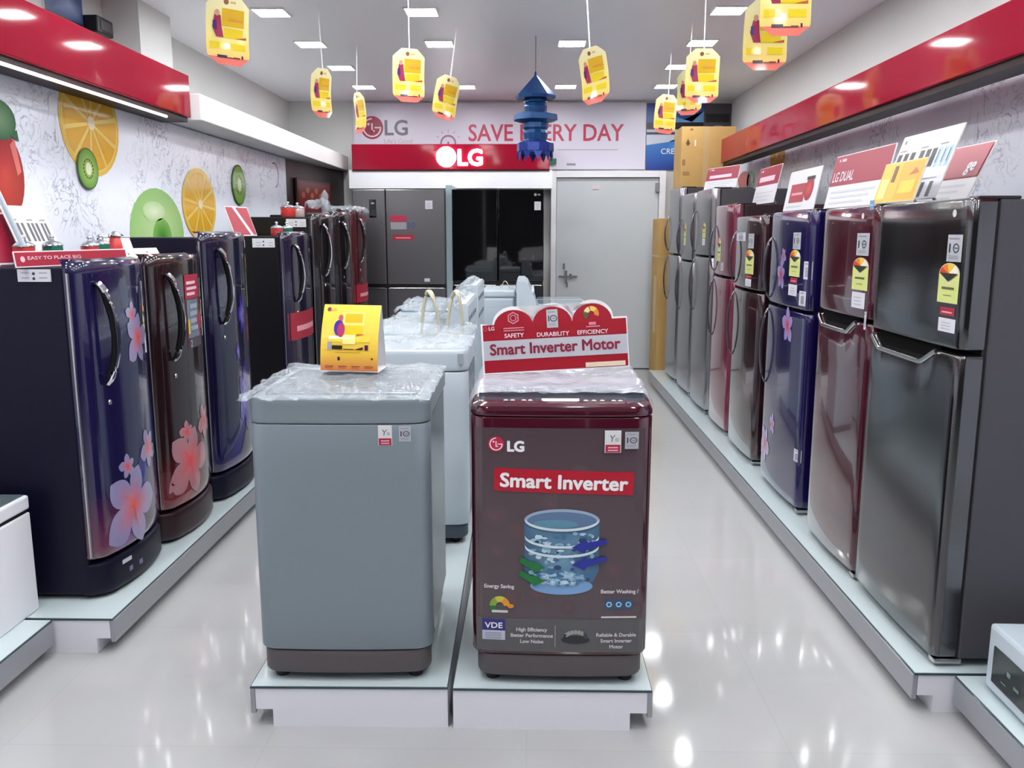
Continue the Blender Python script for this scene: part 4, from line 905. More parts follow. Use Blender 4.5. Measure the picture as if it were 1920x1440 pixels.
# twin-tub machines standing back to back
def twin_tub(label, x, y, rz, w_=.78, d_=.5, hb=.86, hc=1.03, wrap=True, seed=0.):
    t = thing('twin_tub_washer', label, 'washing machine', (x, y, ZP), rz, 'twin-tub washers in the middle row')
    mb = MB(); mb.box(-w_ / 2, 0, .04, w_ / 2, d_ - .03, hb, white_plas, .025, 3); mb.build('body', t)
    mb = MB(); mb.box(-w_ / 2 + .01, .02, 0, w_ / 2 - .01, d_ - .05, .05, M('grey_base', C(110, 116, 126), .5), .006); mb.build('base', t)
    for nm, a, b in (('wash_lid', -w_ / 2 + .03, .06), ('spin_lid', .08, w_ / 2 - .03)):
        mb = MB(); mb.box(a, .03, hb - .005, b, d_ - .15, hb + .02, M('smoky_lid', C(160, 174, 184), .08, coat=.5, alpha=.85), .012); mb.build(nm, t)
    mb = MB(); mb.prism([(d_ - .15, hb - .02), (d_ - .135, hb + .04), (d_ - .08, hc - .02), (d_ - .055, hc), (d_ - .01, hc), (d_, hc - .015), (d_, .25), (d_ - .04, .2), (d_ - .04, hb - .05)], -w_ / 2, w_ / 2, white_plas, 'x', False); c_ = mb.build('console', t, label='raised white control console')
    mb = MB()
    for i in range(3): mb.lathe([(.028, 0), (.026, .02), (.01, .022)], M('knob_grey', C(190, 194, 200), .3), 16, (-w_ / 2 + .15 + .2 * i, 0, 0))
    for i, p in enumerate(mb.v): mb.v[i] = Vector((p.x, d_ - .108 - p.z * .85, hb + .09 + p.y * .85 + p.z * .3))
    mb.build('knobs', c_)
    mb = MB()
    for r_ in range(2):
        for i in range(4): mb.box(-w_ / 2 + .14 + .16 * i, d_ - .002, hc - .10 - .11 * r_, -w_ / 2 + .22 + .16 * i, d_ + .003, hc - .075 - .11 * r_, M('vent_dark', C(96, 108, 124), .5))
    mb.build('rear_vents', c_)
    if wrap:
        mb = MB(); mb.grid(lambda a, b: (lambda p: (p[0], p[1] - .01, p[2] + (hc - hb - .02) * max(0, min(1, (b - .62) * 4))))(crumple(w_ + .02, d_ - .02, .04, hb + .035, 9, .012, .05, seed)(a, b)), 90, 64, film)
        mb.build('plastic_film', t, label='crumpled clear plastic film')
    return t
twin_tub('film-wrapped white twin-tub washer just behind the white top loader', -.83, 4.86, -math.pi / 2, .80, .52, .88, 1.05, True, 2.)
twin_tub('film-wrapped white twin-tub washer farther back with bright raised console', -.83, 5.78, -math.pi / 2, .78, .52, .92, 1.09, True, 7.)
twin_tub('white twin-tub washer with smoky lids facing the right aisle', .44, 6.42, math.pi / 2, .78, .52, .90, 1.08, False)
t = thing('washing_machine', 'plain white washer at the centre back between the twin tubs', 'washing machine', (-.19, 6.55, ZP)); feet(t, .3, .5)
mb = MB(); mb.box(-.155, 0, .03, .09, .55, .93, white_plas, .02, 3); mb.build('body', t); mb = MB(); mb.box(-.16, -.004, .93, .095, .555, .985, white_plas, .014); mb.build('lid', t)

# ------------------------------------------------------------------ hanging yellow tags
def hang_tag(label, px, py0, py1, Y_, wpx, roll=0., yawdir=1, curl=.02, zc=None):
    p = onY(px, (py0 + py1) / 2, Y_); Hh, Ww = .305, .198
    yaw = math.acos(max(.1, min(1., wpx * Y_ * .985 / F / Ww))) * yawdir
    t = thing('hanging_tag', label, 'hanging sign', (p.x, Y_, p.z), yaw, 'hanging yellow offer tags', 0, R(roll))
    def Sx(u, v): return curl * math.cos(v / Hh * 3.0 + .4) + .012 * (u / Ww) * 2 * (u / Ww)
    S = lambda u, v, h: (u, Sx(u, v) - h, v)
    mb = MB(); rows_ = []
    def half(v):
        q = (v + Hh / 2) / Hh
        if q > .86: return Ww / 2 - (q - .86) / .14 * Ww * .26
        if q < .13: return Ww / 2 - (.13 - q) / .13 * Ww * .25
        return Ww / 2
    nv, nu = 20, 6
    def band(v0, v1, col, k, ul=-1., ur=1., top=None, n=4, back=False):
        vs_ = []; cs = []
        for j in range(n + 1):
            v = v0 + (v1 - v0) * j / n; hw = half(v)
            for i in range(nu + 1):
                u = hw * (ul + (ur - ul) * i / nu); vs_.append(S(u, v, -.0012 if back else .0006 * k)); q = j / n
                cs.append(tuple(col[z] * (1 - q) + (top or col)[z] * q for z in range(4)))
        a = nu + 1
        mb.add(vs_, [(j * a + i, j * a + i + 1, (j + 1) * a + i + 1, (j + 1) * a + i) for j in range(n) for i in range(nu)], PGLOSS, cs, True)
    h = Hh
    CR = C(222, 212, 168); band(-.5 * h, .5 * h, CR, 0, back=True, n=20)
    band(-.38 * h, -.1 * h, C(216, 182, 104), 1, top=C(220, 202, 118)); band(-.1 * h, .5 * h, C(221, 206, 124), 1, top=C(226, 218, 176), n=12); band(-.5 * h, -.38 * h, C(206, 108, 96), 1)
    ink = Ink(mb, S, PGLOSS, .0008, 2)
    ink.disc(-.01, .40 * h, .012, .012, C(130, 90, 60), 2, 10); ink.rect(.01, .385 * h, .035, .415 * h, C(190, 170, 110), 2)
    ink.rect(-.028, .06 * h, .075, .31 * h, C(204, 164, 36), 2); ink.rect(0, .14 * h, .07, .17 * h, C(196, 140, 60), 3); ink.rect(-.005, .2 * h, .06, .24 * h, C(206, 160, 60), 3)
    ink.rect(-.02, -.1 * h, .07, .04 * h, C(212, 184, 34), 2)
    ink.poly([(-.062, .2 * h), (-.05, .24 * h), (-.035, .2 * h), (-.03, .05 * h), (-.022, -.1 * h), (-.055, -.1 * h), (-.072, .04 * h)], C(150, 50, 80), 4); ink.poly([(-.07, .12 * h), (-.055, .14 * h), (-.05, 0), (-.068, 0)], C(70, 44, 110), 5); ink.disc(-.05, .235 * h, .011, .014, C(190, 140, 110), 5, 10)
    ink.rect(-.085, -.27 * h, -.02, -.17 * h, C(206, 184, 34), 2); ink.rect(.01, -.27 * h, .08, -.17 * h, C(208, 186, 34), 2); ink.poly([(.03, -.1 * h), (.085, -.06 * h), (.085, -.1 * h)], C(170, 90, 50), 3)
    ink.rect(-.055, -.395 * h, -.01, -.355 * h, C(60, 50, 66), 3); ink.rect(-.008, -.395 * h, .02, -.38 * h, C(100, 70, 70), 3); ink.rect(.02, -.395 * h, .05, -.37 * h, C(120, 60, 60), 3); ink.rect(.058, -.39 * h, .066, -.34 * h, C(70, 40, 60), 3)
    mb.build('card', t)
    mb = MB(); mb.tube([(0, Sx(0, .47 * h), .485 * h), (.0, .0, (3.0 - p.z) if abs(roll) < 1 else min(3.0 - p.z, .9))], .0038, string_m, 6); mb.build('string', t, label='white hanging string')
    return t
TG = [('large yellow offer tag at top left above the end of the red fascia', 430, -10, 124, 4.15, 62, 1, 1), ('narrow yellow offer tag seen almost edge-on, farthest left of the far tags', 607, 127, 222, 5.86, 26, -3, 1),
      ('bright narrow yellow tag covering part of the round emblem on the wall banner', 671, 172, 251, 7.04, 27, 2, -1), ('front-facing yellow offer tag on a long white string, left of the middle', 768, 90, 193, 5.40, 55, 0, 1),
      ('tilted yellow offer tag hanging above the small bulb drawing of the banner', 839, 140, 227, 6.40, 40, 10, 1), ('shiny yellow offer tag hanging right of the blue lantern', 1110, 87, 196, 5.10, 46, -6, -1),
      ('large yellow tag at top right half hidden by another tag in front', 1438, -3, 132, 4.12, 86, 0, 1), ('yellow offer tag cut off by the top edge of the photo, frontmost of all', 1478, -78, 54, 3.55, 98, 0, -1),
      ('wide yellow offer tag hanging before a ceiling lamp, above the carton', 1318, 90, 194, 5.35, 70, 0, -1), ('yellow offer tag hanging in front of the blue poster', 1250, 176, 252, 7.32, 42, 3, 1),
      ('yellow offer tag almost hidden behind the wide one above the carton', 1290, 130, 217, 6.4, 40, 2, -1)]
for a in TG: hang_tag(*a[:6], roll=a[6], yawdir=a[7])

# ------------------------------------------------------------------ blue paper lantern
LY = 6.8; q = onY(1004, 220, LY); kz = LY / 7.5
t = thing('paper_lantern', 'blue tiered foil paper lantern with pointed roof hanging in front of the banner', 'lantern', (q.x, LY, q.z), .2)
def lz(y): return onY(1004, y, LY).z - q.z
mb = MB(); mb.lathe([(.006, lz(134)), (.012, lz(142)), (.155, lz(180)), (.150, lz(186)), (.10, lz(184))], lantern_m, 8, smooth=False); mb.build('roof', t)
mb = MB(); mb.lathe([(.085, lz(182)), (.09, lz(192)), (.078, lz(194)), (.088, lz(200)), (.082, lz(212))], lantern_m, 12, smooth=False); mb.build('upper_drum', t)
mb = MB(); mb.lathe([(.08, lz(209)), (.165, lz(215)), (.17, lz(226)), (.10, lz(231))], lantern_m, 8, smooth=False); mb.build('collar', t)
mb = MB(); mb.lathe([(.095, lz(229)), (.098, lz(240)), (.085, lz(244)), (.095, lz(250)), (.09, lz(262)), (.11, lz(267))], lantern_m, 12, smooth=False); mb.build('lower_drum', t)
mb = MB(); mb.lathe([(.10, lz(264)), (.14, lz(269)), (.142, lz(284)), (.125, lz(288))], M('deep_blue_foil', C(24, 50, 130), .25, .4), 10, smooth=False)
for i in range(10):
    a = 2 * math.pi * i / 10; b = a + .5; m_ = a + .25; r_ = .136
    mb.add([(r_ * math.cos(a), r_ * math.sin(a), lz(284)), (r_ * math.cos(b), r_ * math.sin(b), lz(284)), (r_ * 1.02 * math.cos(m_), r_ * 1.02 * math.sin(m_), lz(303)), (r_ * .9 * math.cos(m_), r_ * .9 * math.sin(m_), lz(290))], [(0, 1, 2), (1, 0, 3), (0, 2, 3), (2, 1, 3)], M('deep_blue_foil', None), None)
mb.build('fringed_bowl', t, label='dark blue bowl with zigzag fringe')
mb = MB(); mb.tube([(0, 0, lz(136)), (0, 0, 3.0 - q.z)], .0025, M('dark_string', C(50, 46, 60), .6), 6); mb.build('string', t)

# ------------------------------------------------------------------ sign cards
def lean_card(name, label, cat, foot, w_, h_, tilt, rz, draw, group=None, th=.004, outline=None, edge=None, prop=True):
    """upright printed card; local x runs along its foot, it leans back by tilt degrees"""
    t = thing(name, label, cat, foot, rz, group); ct, st = math.cos(R(tilt)), math.sin(R(tilt))
    mb = MB(); mb.X = None
    P = lambda u, v, y=0.: (u, y * ct + v * st, v * ct - y * st)
    ol = outline or [(-w_ / 2, 0), (w_ / 2, 0), (w_ / 2, h_), (-w_ / 2, h_)]; n = len(ol)
    mb.add([P(u, v) for u, v in ol] + [P(u, v, th) for u, v in ol], [list(range(n)), list(range(2 * n - 1, n - 1, -1))] + [(i, i + n, (i + 1) % n + n, (i + 1) % n) for i in range(n)], edge or board_back)
    ink = Ink(mb, lambda u, v, h: P(u, v, -h), PRINT, .0007); draw(ink, w_, h_); mb.build('card', t)
    if prop:
        mb = MB(); a = h_ * .55; mb.add([P(-.012, a, th + .001), P(.012, a, th + .001), (.012, a * st + .06 + th, .001), (-.012, a * st + .06 + th, .001), P(-.012, a, th + .004), P(.012, a, th + .004), (.012, a * st + .064 + th, .001), (-.012, a * st + .064 + th, .001)],
                   [(0, 1, 2, 3), (7, 6, 5, 4), (0, 4, 5, 1), (1, 5, 6, 2), (2, 6, 7, 3), (3, 7, 4, 0)], board_back); mb.build('prop', t)
    return t
W_ = C(212, 211, 216); RM = C(146, 20, 52)
def d_redwhite(txt, fr=.45, hl=None):
    def f(ink, w_, h_):
        ink.rect(-w_ / 2 + .003, .003, w_ / 2 - .003, h_ - .003, W_, 1)
        ink.rect(-w_ / 2 + .004, h_ * fr, w_ / 2 - .004, h_ - .004, RM, 2)
        if txt: ink.text(txt, -w_ / 2 + .03, h_ * (fr + .08), h_ * .26, W_, 3, 'l', bold=.02, shear=.1)
        else:
            ink.rect(-w_ * .38, h_ * (fr + .10), w_ * .3, h_ * (fr + .24), C(226, 190, 204), 3)
        ink.disc(-w_ * .40, h_ * .9, h_ * .03, h_ * .03, W_, 3, 10); ink.rect(-w_ * .36, h_ * .875, -w_ * .28, h_ * .925, C(220, 190, 200), 3)
        for i in range(3): ink.rect(-w_ * .42, h_ * (.08 + .1 * i), w_ * (.2 + .08 * i), h_ * (.12 + .1 * i), C(190, 194, 202), 2)
    return f
def d_spec(ink, w_, h_):                                            # white sheet with columns of little fridges
    ink.rect(-w_ / 2 + .002, .002, w_ / 2 - .002, h_ - .002, C(208, 208, 215), 1)
    ink.disc(-w_ * .42, h_ * .9, .009, .009, C(90, 80, 90), 2, 12); ink.rect(-w_ * .30, h_ * .88, w_ * .3, h_ * .9, C(200, 190, 204), 2)
    for i, gx in enumerate((-.46, -.34, -.22, -.06, .05, .15)): ink.rect(w_ * gx, h_ * .46, w_ * (gx + .075), h_ * .72, C(44, 44, 52), 2)
    for gx in (.25, .34, .42): ink.rect(w_ * gx, h_ * .44, w_ * (gx + .06), h_ * .72, C(150, 180, 200), 2); ink.rect(w_ * (gx + .015), h_ * .5, w_ * (gx + .03), h_ * .68, C(60, 80, 96), 3)
    for gx in (.18, .32): ink.rect(w_ * gx, h_ * .03, w_ * (gx + .06), h_ * .24, C(34, 34, 42), 2)
    for gx in (-.40, -.02, .30): ink.rect(w_ * (gx - .06), h_ * .755, w_ * (gx + .07), h_ * .775, C(120, 118, 130), 2)
    ink.rect(-w_ * .4, h_ * .32, w_ * .1, h_ * .34, C(150, 148, 160), 2); ink.rect(w_ * .12, h_ * .28, w_ * .4, h_ * .3, C(150, 148, 160), 2)
def d_yellow(ink, w_, h_):
    ink.rect(-w_ / 2 + .002, .002, w_ / 2 - .002, h_ - .002, C(214, 172, 58), 1); ink.rect(-w_ * .02, .06 * h_, w_ * .46, .94 * h_, C(206, 156, 40), 2)
    ink.rect(w_ * .06, h_ * .2, w_ * .4, h_ * .5, C(216, 184, 52), 3); ink.rect(-w_ * .2, h_ * .5, -w_ * .12, h_ * .9, C(96, 70, 40), 3); ink.poly([(w_ * .2, h_ * .62), (w_ * .32, h_ * .8), (w_ * .42, h_ * .66)], C(170, 90, 40), 3)
    ink.rect(-w_ * .45, h_ * .1, -w_ * .25, h_ * .6, C(240, 220, 120), 2)
def d_jar(ink, w_, h_):
    ink.rect(-w_ / 2 + .002, .002, w_ / 2 - .002, h_ - .002, W_, 1); ink.rect(-w_ * .36, h_ * .2, w_ * .12, h_ * .66, C(156, 44, 56), 2); ink.rect(-w_ * .3, h_ * .38, w_ * .06, h_ * .44, C(210, 140, 150), 3)
    ink.disc(w_ * .24, h_ * .5, w_ * .13, h_ * .28, [C(206, 50, 50), C(120, 20, 30)], 3); ink.rect(w_ * .12, h_ * .72, w_ * .36, h_ * .8, C(40, 36, 40), 4); ink.rect(-w_ * .4, h_ * .08, w_ * .1, h_ * .12, C(180, 190, 180), 2)
RZ, LZ = -math.pi / 2, math.pi / 2
GS = 'sign cards standing on the right fridges'; zr = 1.662
lean_card('sign_card', 'white spec sheet card with rows of dark bars on top of the steel fridge', 'sign', (1.45, 3.43, zr + .012), .50, .275, 19, RZ, d_spec, GS)
lean_card('sign_card', 'red and white card ending in letters ge, rightmost on the steel fridge', 'sign', (1.64, 3.58, zr), .46, .25, 24, RZ, lambda ink, w_, h_: (d_redwhite(None, .42)(ink, w_, h_), ink.rect(-w_ * .48, h_ * .44, w_ * .48, h_ * .95, RM, 4), ink.text('ge', w_ * .30, h_ * .54, h_ * .3, W_, 5, bold=.03, shear=.1)), GS)
lean_card('sign_card', 'yellow card between the spec sheet and the red dual sign', 'sign', (1.345, 3.29, zr), .36, .155, 16, RZ, d_yellow, GS)
lean_card('sign_card', 'red and white card reading LG DUAL on the wine-red fridge', 'sign', (1.385, 3.83, zr), .66, .24, 12, RZ, d_redwhite('LG DUAL', .42), GS)
lean_card('sign_card', 'white card with a dark red jar picture on the blue flowered fridge', 'sign', (1.42, 4.68, 1.668), .52, .215, 10, RZ, d_jar, GS)
lean_card('sign_card', 'red and white card standing between the jar card and the tall grey fridge', 'sign', (1.64, 6.22, 1.753), .56, .26, 12, RZ, d_redwhite(None, .5), GS)
lean_card('sign_card', 'red and white card on the tall grey steel fridge, farthest back', 'sign', (1.50, 6.98, 1.895), .52, .17, 12, RZ + .28, d_redwhite(None, .4), GS)

# left fridge tops
zl = 1.458; GL = 'sign cards standing on the left fridges'
def d_strip(ink, w_, h_):
    ink.rect(-w_ / 2 + .003, .004, w_ / 2 - .003, h_ - .004, C(166, 34, 58), 1); ink.disc(-w_ * .44, h_ * .5, .011, .011, C(226, 190, 200), 2, 12)
    ink.text('EASY TO PLACE BIG', -w_ * .40, h_ * .46, h_ * .30, C(226, 196, 206), 2, 'l', bold=.02, width=.27)
def d_red(ink, w_, h_): ink.rect(-w_ / 2 + .008, .006, w_ / 2 - .008, h_ - .008, C(150, 24, 54), 1); ink.rect(-w_ * .4, h_ * .7, -w_ * .2, h_ * .78, C(226, 190, 200), 2)
def d_spec2(ink, w_, h_):
    ink.rect(-w_ / 2 + .002, .002, w_ / 2 - .002, h_ - .002, C(212, 211, 214), 1); ink.rect(-w_ * .35, h_ * .86, w_ * .3, h_ * .88, C(210, 204, 206), 2)
    for gx in (-.44, -.33, -.22, -.08, .02, .12, .25, .34): ink.rect(w_ * gx, h_ * .38, w_ * (gx + .06), h_ * .70, C(70, 66, 72), 2)
    for gx in (-.42, -.05, .26): ink.rect(w_ * gx, h_ * .74, w_ * (gx + .14), h_ * .765, C(120, 116, 122), 2)
    for gx in (-.3, -.22, -.14, -.06, .02): ink.rect(w_ * gx, h_ * .04, w_ * (gx + .05), h_ * .22, C(90, 86, 94), 2)
a, b = Vector((-1.83, 3.02)), Vector((-1.60, 3.60))
lean_card('sign_strip', 'long low red strip reading EASY TO PLACE along the near left fridge top', 'sign', (-1.755, 3.36, 1.428), .60, .058, 8, LZ - .22, d_strip, GL, prop=False)
lean_card('sign_card', 'plain red card with white border behind the red strip', 'sign', (-2.07, 3.36, zl - .03), .36, .21, 14, LZ - .1, d_red, GL)
lean_card('sign_card', 'red card at the left edge of the photo behind a slanted white stick', 'sign', (-1.985, 3.16, zl - .03), .15, .12, 10, LZ - .1, d_red, GL)
lean_card('sign_card', 'white spec sheet with dark bars on the near left fridge', 'sign', (-1.99, 3.58, zl - .03), .26, .25, 22, LZ - .1, d_spec2, GL)
mb = MB(); p0 = onX(44, 462, -1.74); p1 = onX(-14, 340, -1.80); mb.tube([Vector((0, 0, 0)), p1 - p0], .009, white_plas, 8)
tag(mb.build('white_stick', None, (p0.x, p0.y, max(p0.z, 1.43))), 'slanted white stick at the left edge above the near fridge', 'stick')
lean_card('price_tent', 'left white price card on the wine-red single-door fridge', 'price card', (-1.80, 3.93, 1.432), .17, .055, 30, LZ - .2, lambda ink, w_, h_: (ink.rect(-w_ / 2, 0, w_ / 2, h_, C(212, 212, 220), 1), ink.disc(0, h_ * .5, .006, .006, C(80, 80, 100), 2, 8)), 'white price cards on the left fridges', prop=False)
lean_card('price_tent', 'right white price card on the wine-red single-door fridge', 'price card', (-1.80, 4.13, 1.432), .18, .055, 30, LZ - .2, lambda ink, w_, h_: (ink.rect(-w_ / 2, 0, w_ / 2, h_, C(212, 212, 220), 1), ink.disc(0, h_ * .6, .006, .006, C(80, 80, 100), 2, 8)), 'white price cards on the left fridges', prop=False)
lean_card('sign_card', 'small pale card beside the red bottle on the left fridges', 'sign', (-1.97, 4.22, 1.432), .17, .10, 20, LZ - .3, lambda ink, w_, h_: (ink.rect(-w_ / 2, 0, w_ / 2, h_, C(222, 218, 230), 1), ink.disc(0, h_ * .5, w_ * .2, h_ * .25, C(170, 190, 226), 2)), GL)
lean_card('sign_card', 'tilted red card with white stripe on the purple fridge behind the gap', 'sign', (-1.95, 6.04, 1.532), .30, .21, 20, LZ - .2, lambda ink, w_, h_: (ink.rect(-w_ / 2 + .006, .006, w_ / 2 - .006, h_ - .006, C(160, 30, 56), 1), ink.poly([(-.06, h_), (-.02, h_), (.11, 0), (.07, 0)], C(226, 200, 210), 2)), GL)

def pot(label, x, y, z, mat, r=.04, h_=.05, grp='small lidded pots on the left fridges'):
    t = thing('lidded_pot', label, 'pot', (x, y, z), random.uniform(-.3, .3), grp)
    mb = MB(); mb.lathe([(r * .92, 0), (r, .006), (r, h_ - .004), (r * .98, h_)], mat, 24); mb.build('body', t)
    mb = MB(); mb.lathe([(r * 1.05, h_), (r * 1.05, h_ + .005), (r * .7, h_ + .016), (r * .2, h_ + .022), (.008, h_ + .023), (.006, h_ + .03), (.013, h_ + .036), (.009, h_ + .044), (.002, h_ + .045)], pot_metal, 24); mb.build('lid', t, label='metal lid with knob')
    for s_ in (-1, 1):
        mb = MB(); mb.tube([(0.012 * q, s_ * (r + .016 * math.sin(math.pi * (q + 1) / 2)), h_ + .002) for q in (-1, -.6, -.2, .2, .6, 1)], .004, pot_metal, 6); mb.build('handle', t)
    return t
pot('small red pot with metal lid at the left end of the near fridge top', -1.91, 3.28, 1.427, pot_red, .038, .072)
pot('small green pot with metal lid next to the red one, left pair', -1.91, 3.48, 1.427, pot_green, .038, .072)
pot('small red pot standing right of the white spec sheet', -1.86, 3.68, 1.427, pot_red, .036, .068)
pot('small green pot right of the spec sheet, near the apple graphic', -1.90, 3.86, 1.432, pot_green, .036, .068)
pot('red pot with shiny lid on the purple fridge behind the gap', -1.72, 5.98, 1.532, pot_red)
pot('green pot with metal lid on the purple fridge behind the gap', -1.70, 6.16, 1.532, pot_green)
pot('red pot with bright lid on the near-black fridge', -1.84, 6.72, 1.672, pot_red, .055, .07)
pot('shiny silver-white pot beside the red one on the near-black fridge', -1.82, 6.92, 1.672, M('silver_enamel', C(220, 196, 196), .15, .3), .055, .07)
t = thing('red_bottle', 'red flask with silver cap standing on the wine-red left fridge', 'bottle', (-1.93, 4.06, 1.432), 0)
mb = MB(); mb.lathe([(.034, 0), (.036, .01), (.03, .06), (.024, .095), (.02, .10)], pot_red, 20); mb.build('body', t)
mb = MB(); mb.lathe([(.028, .10), (.03, .106), (.014, .12), (.006, .126)], pot_metal, 20); mb.tube([(0, -.03, .108), (0, -.05, .112), (0, -.055, .10)], .005, pot_metal, 6); mb.tube([(0, .03, .108), (0, .06, .114), (0, .08, .106)], .005, pot_metal, 6); mb.build('cap', t, label='silver cap')
mb = MB(); mb.lathe([(.03, 0), (.034, .008), (.02, .02), (.008, .03)], M('gold_lid', C(210, 196, 130), .2, .6), 16); tag(mb.build('gold_cap', None, (-1.86, 3.99, 1.432)), 'small gold dome on the wine-red left fridge', 'lid')
mb = MB(); mb.grid(crumple(.2, .16, .05, .07, 14, .0, .07, 2.), 20, 18, film); tag(mb.build('plastic_film', None, (-1.80, 7.44, 1.745)), 'crumpled film heap on the near-black fridges at the back left', 'film')
mb = MB(); mb.lathe([(.035, 0), (.03, .05), (.026, .12), (.034, .17), (.02, .2), (.004, .22)], film, 14); tag(mb.build('film_twist', None, (-1.78, 7.70, 1.702)), 'upright twist of clear film at the back of the left fridges', 'film')

# yellow tent card on the grey washer
t = thing('tent_card', 'yellow bent promo card standing on the grey washer', 'sign', (-.602, 2.87, ZP + .95), R(-2), None, 0, R(1))
cw, chh = .195, .222
def tc(v): return .07 * (v / chh) ** 1.0 - .022 * math.sin(math.pi * v / chh)
mb = MB(); mb.grid(lambda a, b: ((a - .5) * cw, tc(b * chh), b * chh * .985), 4, 14, board_back)
S = lambda u, v, h: (u, tc(v) - h, v * .985)
ink = Ink(mb, S, PGLOSS, .0008)
ink.rect(-cw / 2, .002, cw / 2, chh, C(238, 190, 70), 1, m=12, top=C(238, 208, 84)); ink.rect(-cw / 2, .002, cw / 2, .05, C(216, 126, 70), 2, m=4, top=C(236, 186, 80))
ink.disc(-cw * .40, chh * .93, .007, .007, C(150, 60, 90), 3, 12); ink.rect(-cw * .36, chh * .91, -cw * .27, chh * .95, C(230, 180, 90), 3)
ink.rect(-cw * .14, chh * .70, cw * .24, chh * .90, C(240, 214, 120), 3, m=3); ink.rect(-cw * .10, chh * .74, cw * .2, chh * .87, C(226, 180, 40), 4, m=3); ink.rect(-cw * .08, chh * .56, cw * .2, chh * .70, C(236, 196, 36), 4, m=3)
ink.disc(-cw * .2, chh * .66, .017, .026, C(70, 50, 150), 4, 14); ink.disc(-cw * .16, chh * .63, .013, .024, C(170, 50, 100), 5, 14); ink.disc(-cw * .18, chh * .81, .008, .01, C(190, 90, 110), 5, 10)
ink.poly([(cw * .10, chh * .55), (cw * .26, chh * .57), (cw * .14, chh * .575)], C(196, 90, 40), 5); ink.rect(-cw * .36, chh * .45, cw * .36, chh * .54, C(226, 204, 60), 3, m=2); ink.rect(-cw * .12, chh * .42, cw * .1, chh * .56, C(240, 226, 140), 4, m=2)
ink.rect(-cw * .38, chh * .33, -cw * .31, chh * .45, C(160, 160, 170), 4, m=2); ink.rect(-cw * .3, chh * .34, -cw * .12, chh * .40, C(50, 44, 30), 5); ink.rect(-cw * .1, chh * .335, cw * .08, chh * .35, C(70, 70, 60), 5); ink.poly([(cw * .08, chh * .335), (cw * .24, chh * .335), (cw * .24, chh * .38)], C(50, 40, 36), 5); ink.rect(cw * .27, chh * .33, cw * .33, chh * .41, C(76, 34, 70), 5)
ink.rect(-cw * .25, chh * .29, cw * .2, chh * .30, C(206, 150, 60), 3); ink.rect(-cw * .2, chh * .17, -cw * .16, chh * .225, C(60, 50, 30), 4); ink.disc(cw * .40, chh * .2, .004, .004, C(120, 60, 40), 4, 8)
for i in range(4): ink.rect(-cw * (.42 - .23 * i), chh * .075, -cw * (.27 - .23 * i), chh * .085, C(130, 50, 40), 4); ink.rect(-cw * (.42 - .23 * i), chh * .05, -cw * (.29 - .23 * i), chh * .06, C(190, 80, 60), 4)
mb.build('front_sheet', t, label='glossy yellow printed front')
mb = MB(); mb.grid(lambda a, b: ((a - .5) * cw, .075 + .075 * (1 - b), b * chh * .985), 2, 4, board_back); mb.grid(lambda a, b: ((a - .5) * (cw + .006), -.002 + .155 * b, -.001), 2, 2, board_back); mb.build('back_sheet', t, label='white back and base')

# red smart-inverter-motor sign on the wine-red washer
def hump(c, r_, y, n=14): return [(c + r_ * math.cos(math.pi * (1 - i / n)), y + r_ * math.sin(math.pi * (1 - i / n)) * .86) for i in range(n + 1)]
sw, sh = .497, .172
ol0 = [(-sw / 2, 0), (sw / 2, 0), (sw / 2, sh)] + list(reversed(hump(.13, .072, sh))) + list(reversed(hump(-.005, .072, sh - .004))) + list(reversed(hump(-.137, .072, sh - .008))) + [(-sw / 2, sh)]
def d_motor(ink, w_, h_):
    i_ = [(x * .985, .004 + (y - .004) * .972) for x, y in ol0]
    # body bands
    ink.rect(-w_ / 2 + .006, .004, w_ / 2 - .004, sh - .006, C(150, 10, 32), 1)
    for c, dy in ((.13, 0), (-.005, -.004), (-.137, -.008)): ink.poly([(c, sh + dy - .02)] + [(x, y - .004) for x, y in hump(c, .067, sh + dy - .004)], C(154, 12, 36), 2)
    ink.rect(-w_ / 2 + .006, .046, w_ / 2 - .004, .112, C(176, 176, 183), 3)
    ink.text('Smart Inverter Motor', .0, .064, .052, C(128, 30, 56), 4, bold=.03, width=.44)
    ink.text('SAFETY', -.137, .120, .020, C(228, 200, 206), 4, bold=.02); ink.text('DURABILITY', -.005, .118, .020, C(228, 200, 206), 4, bold=.02); ink.text('EFFICIENCY', .130, .118, .020, C(228, 200, 206), 4, bold=.02)
    ink.text('LG', -.212, .148, .017, C(228, 200, 206), 4, bold=.03); ink.ring(-.234, .153, .005, .007, C(206, 90, 110), 4)
    for v in (.142, .150): ink.rect(-.172, v, -.102, v + .004, C(206, 120, 134), 4)
    ink.ring(-.137, .186, .017, .021, C(206, 140, 150), 4, 90, 450, 6); ink.ring(-.137, .186, .008, .011, C(206, 130, 144), 4)
    badge10(ink_shift(ink, 3), -.024, .146, .014, .208)
    for q, c_ in ((-20, C(210, 130, 60)), (40, C(220, 190, 90)), (110, C(216, 206, 150)), (160, C(70, 90, 50))): ink.ring(.128, .186, .010, .026, c_, 4, q, q + 62, 8)
    ink.rect(.108, .141, .155, .145, C(206, 120, 134), 4); ink.rect(.118, .148, .142, .158, C(214, 120, 140), 4)
    ink.rect(.10, .006, .235, .022, C(214, 196, 170), 5)
def ink_shift(ink, k): i2 = Ink(ink.mb, lambda u, v, h: ink.S(u, v, h + ink.h * k), ink.mat, ink.h); return i2
sgn = lean_card('red_sign', 'red sign with three rounded tops standing on the wine-red washer', 'sign', (.098, 2.90, ZP + .950), sw, sh, 9, 0, d_motor, outline=ol0)
sgn.rotation_euler = (0, R(-3.2), R(1))

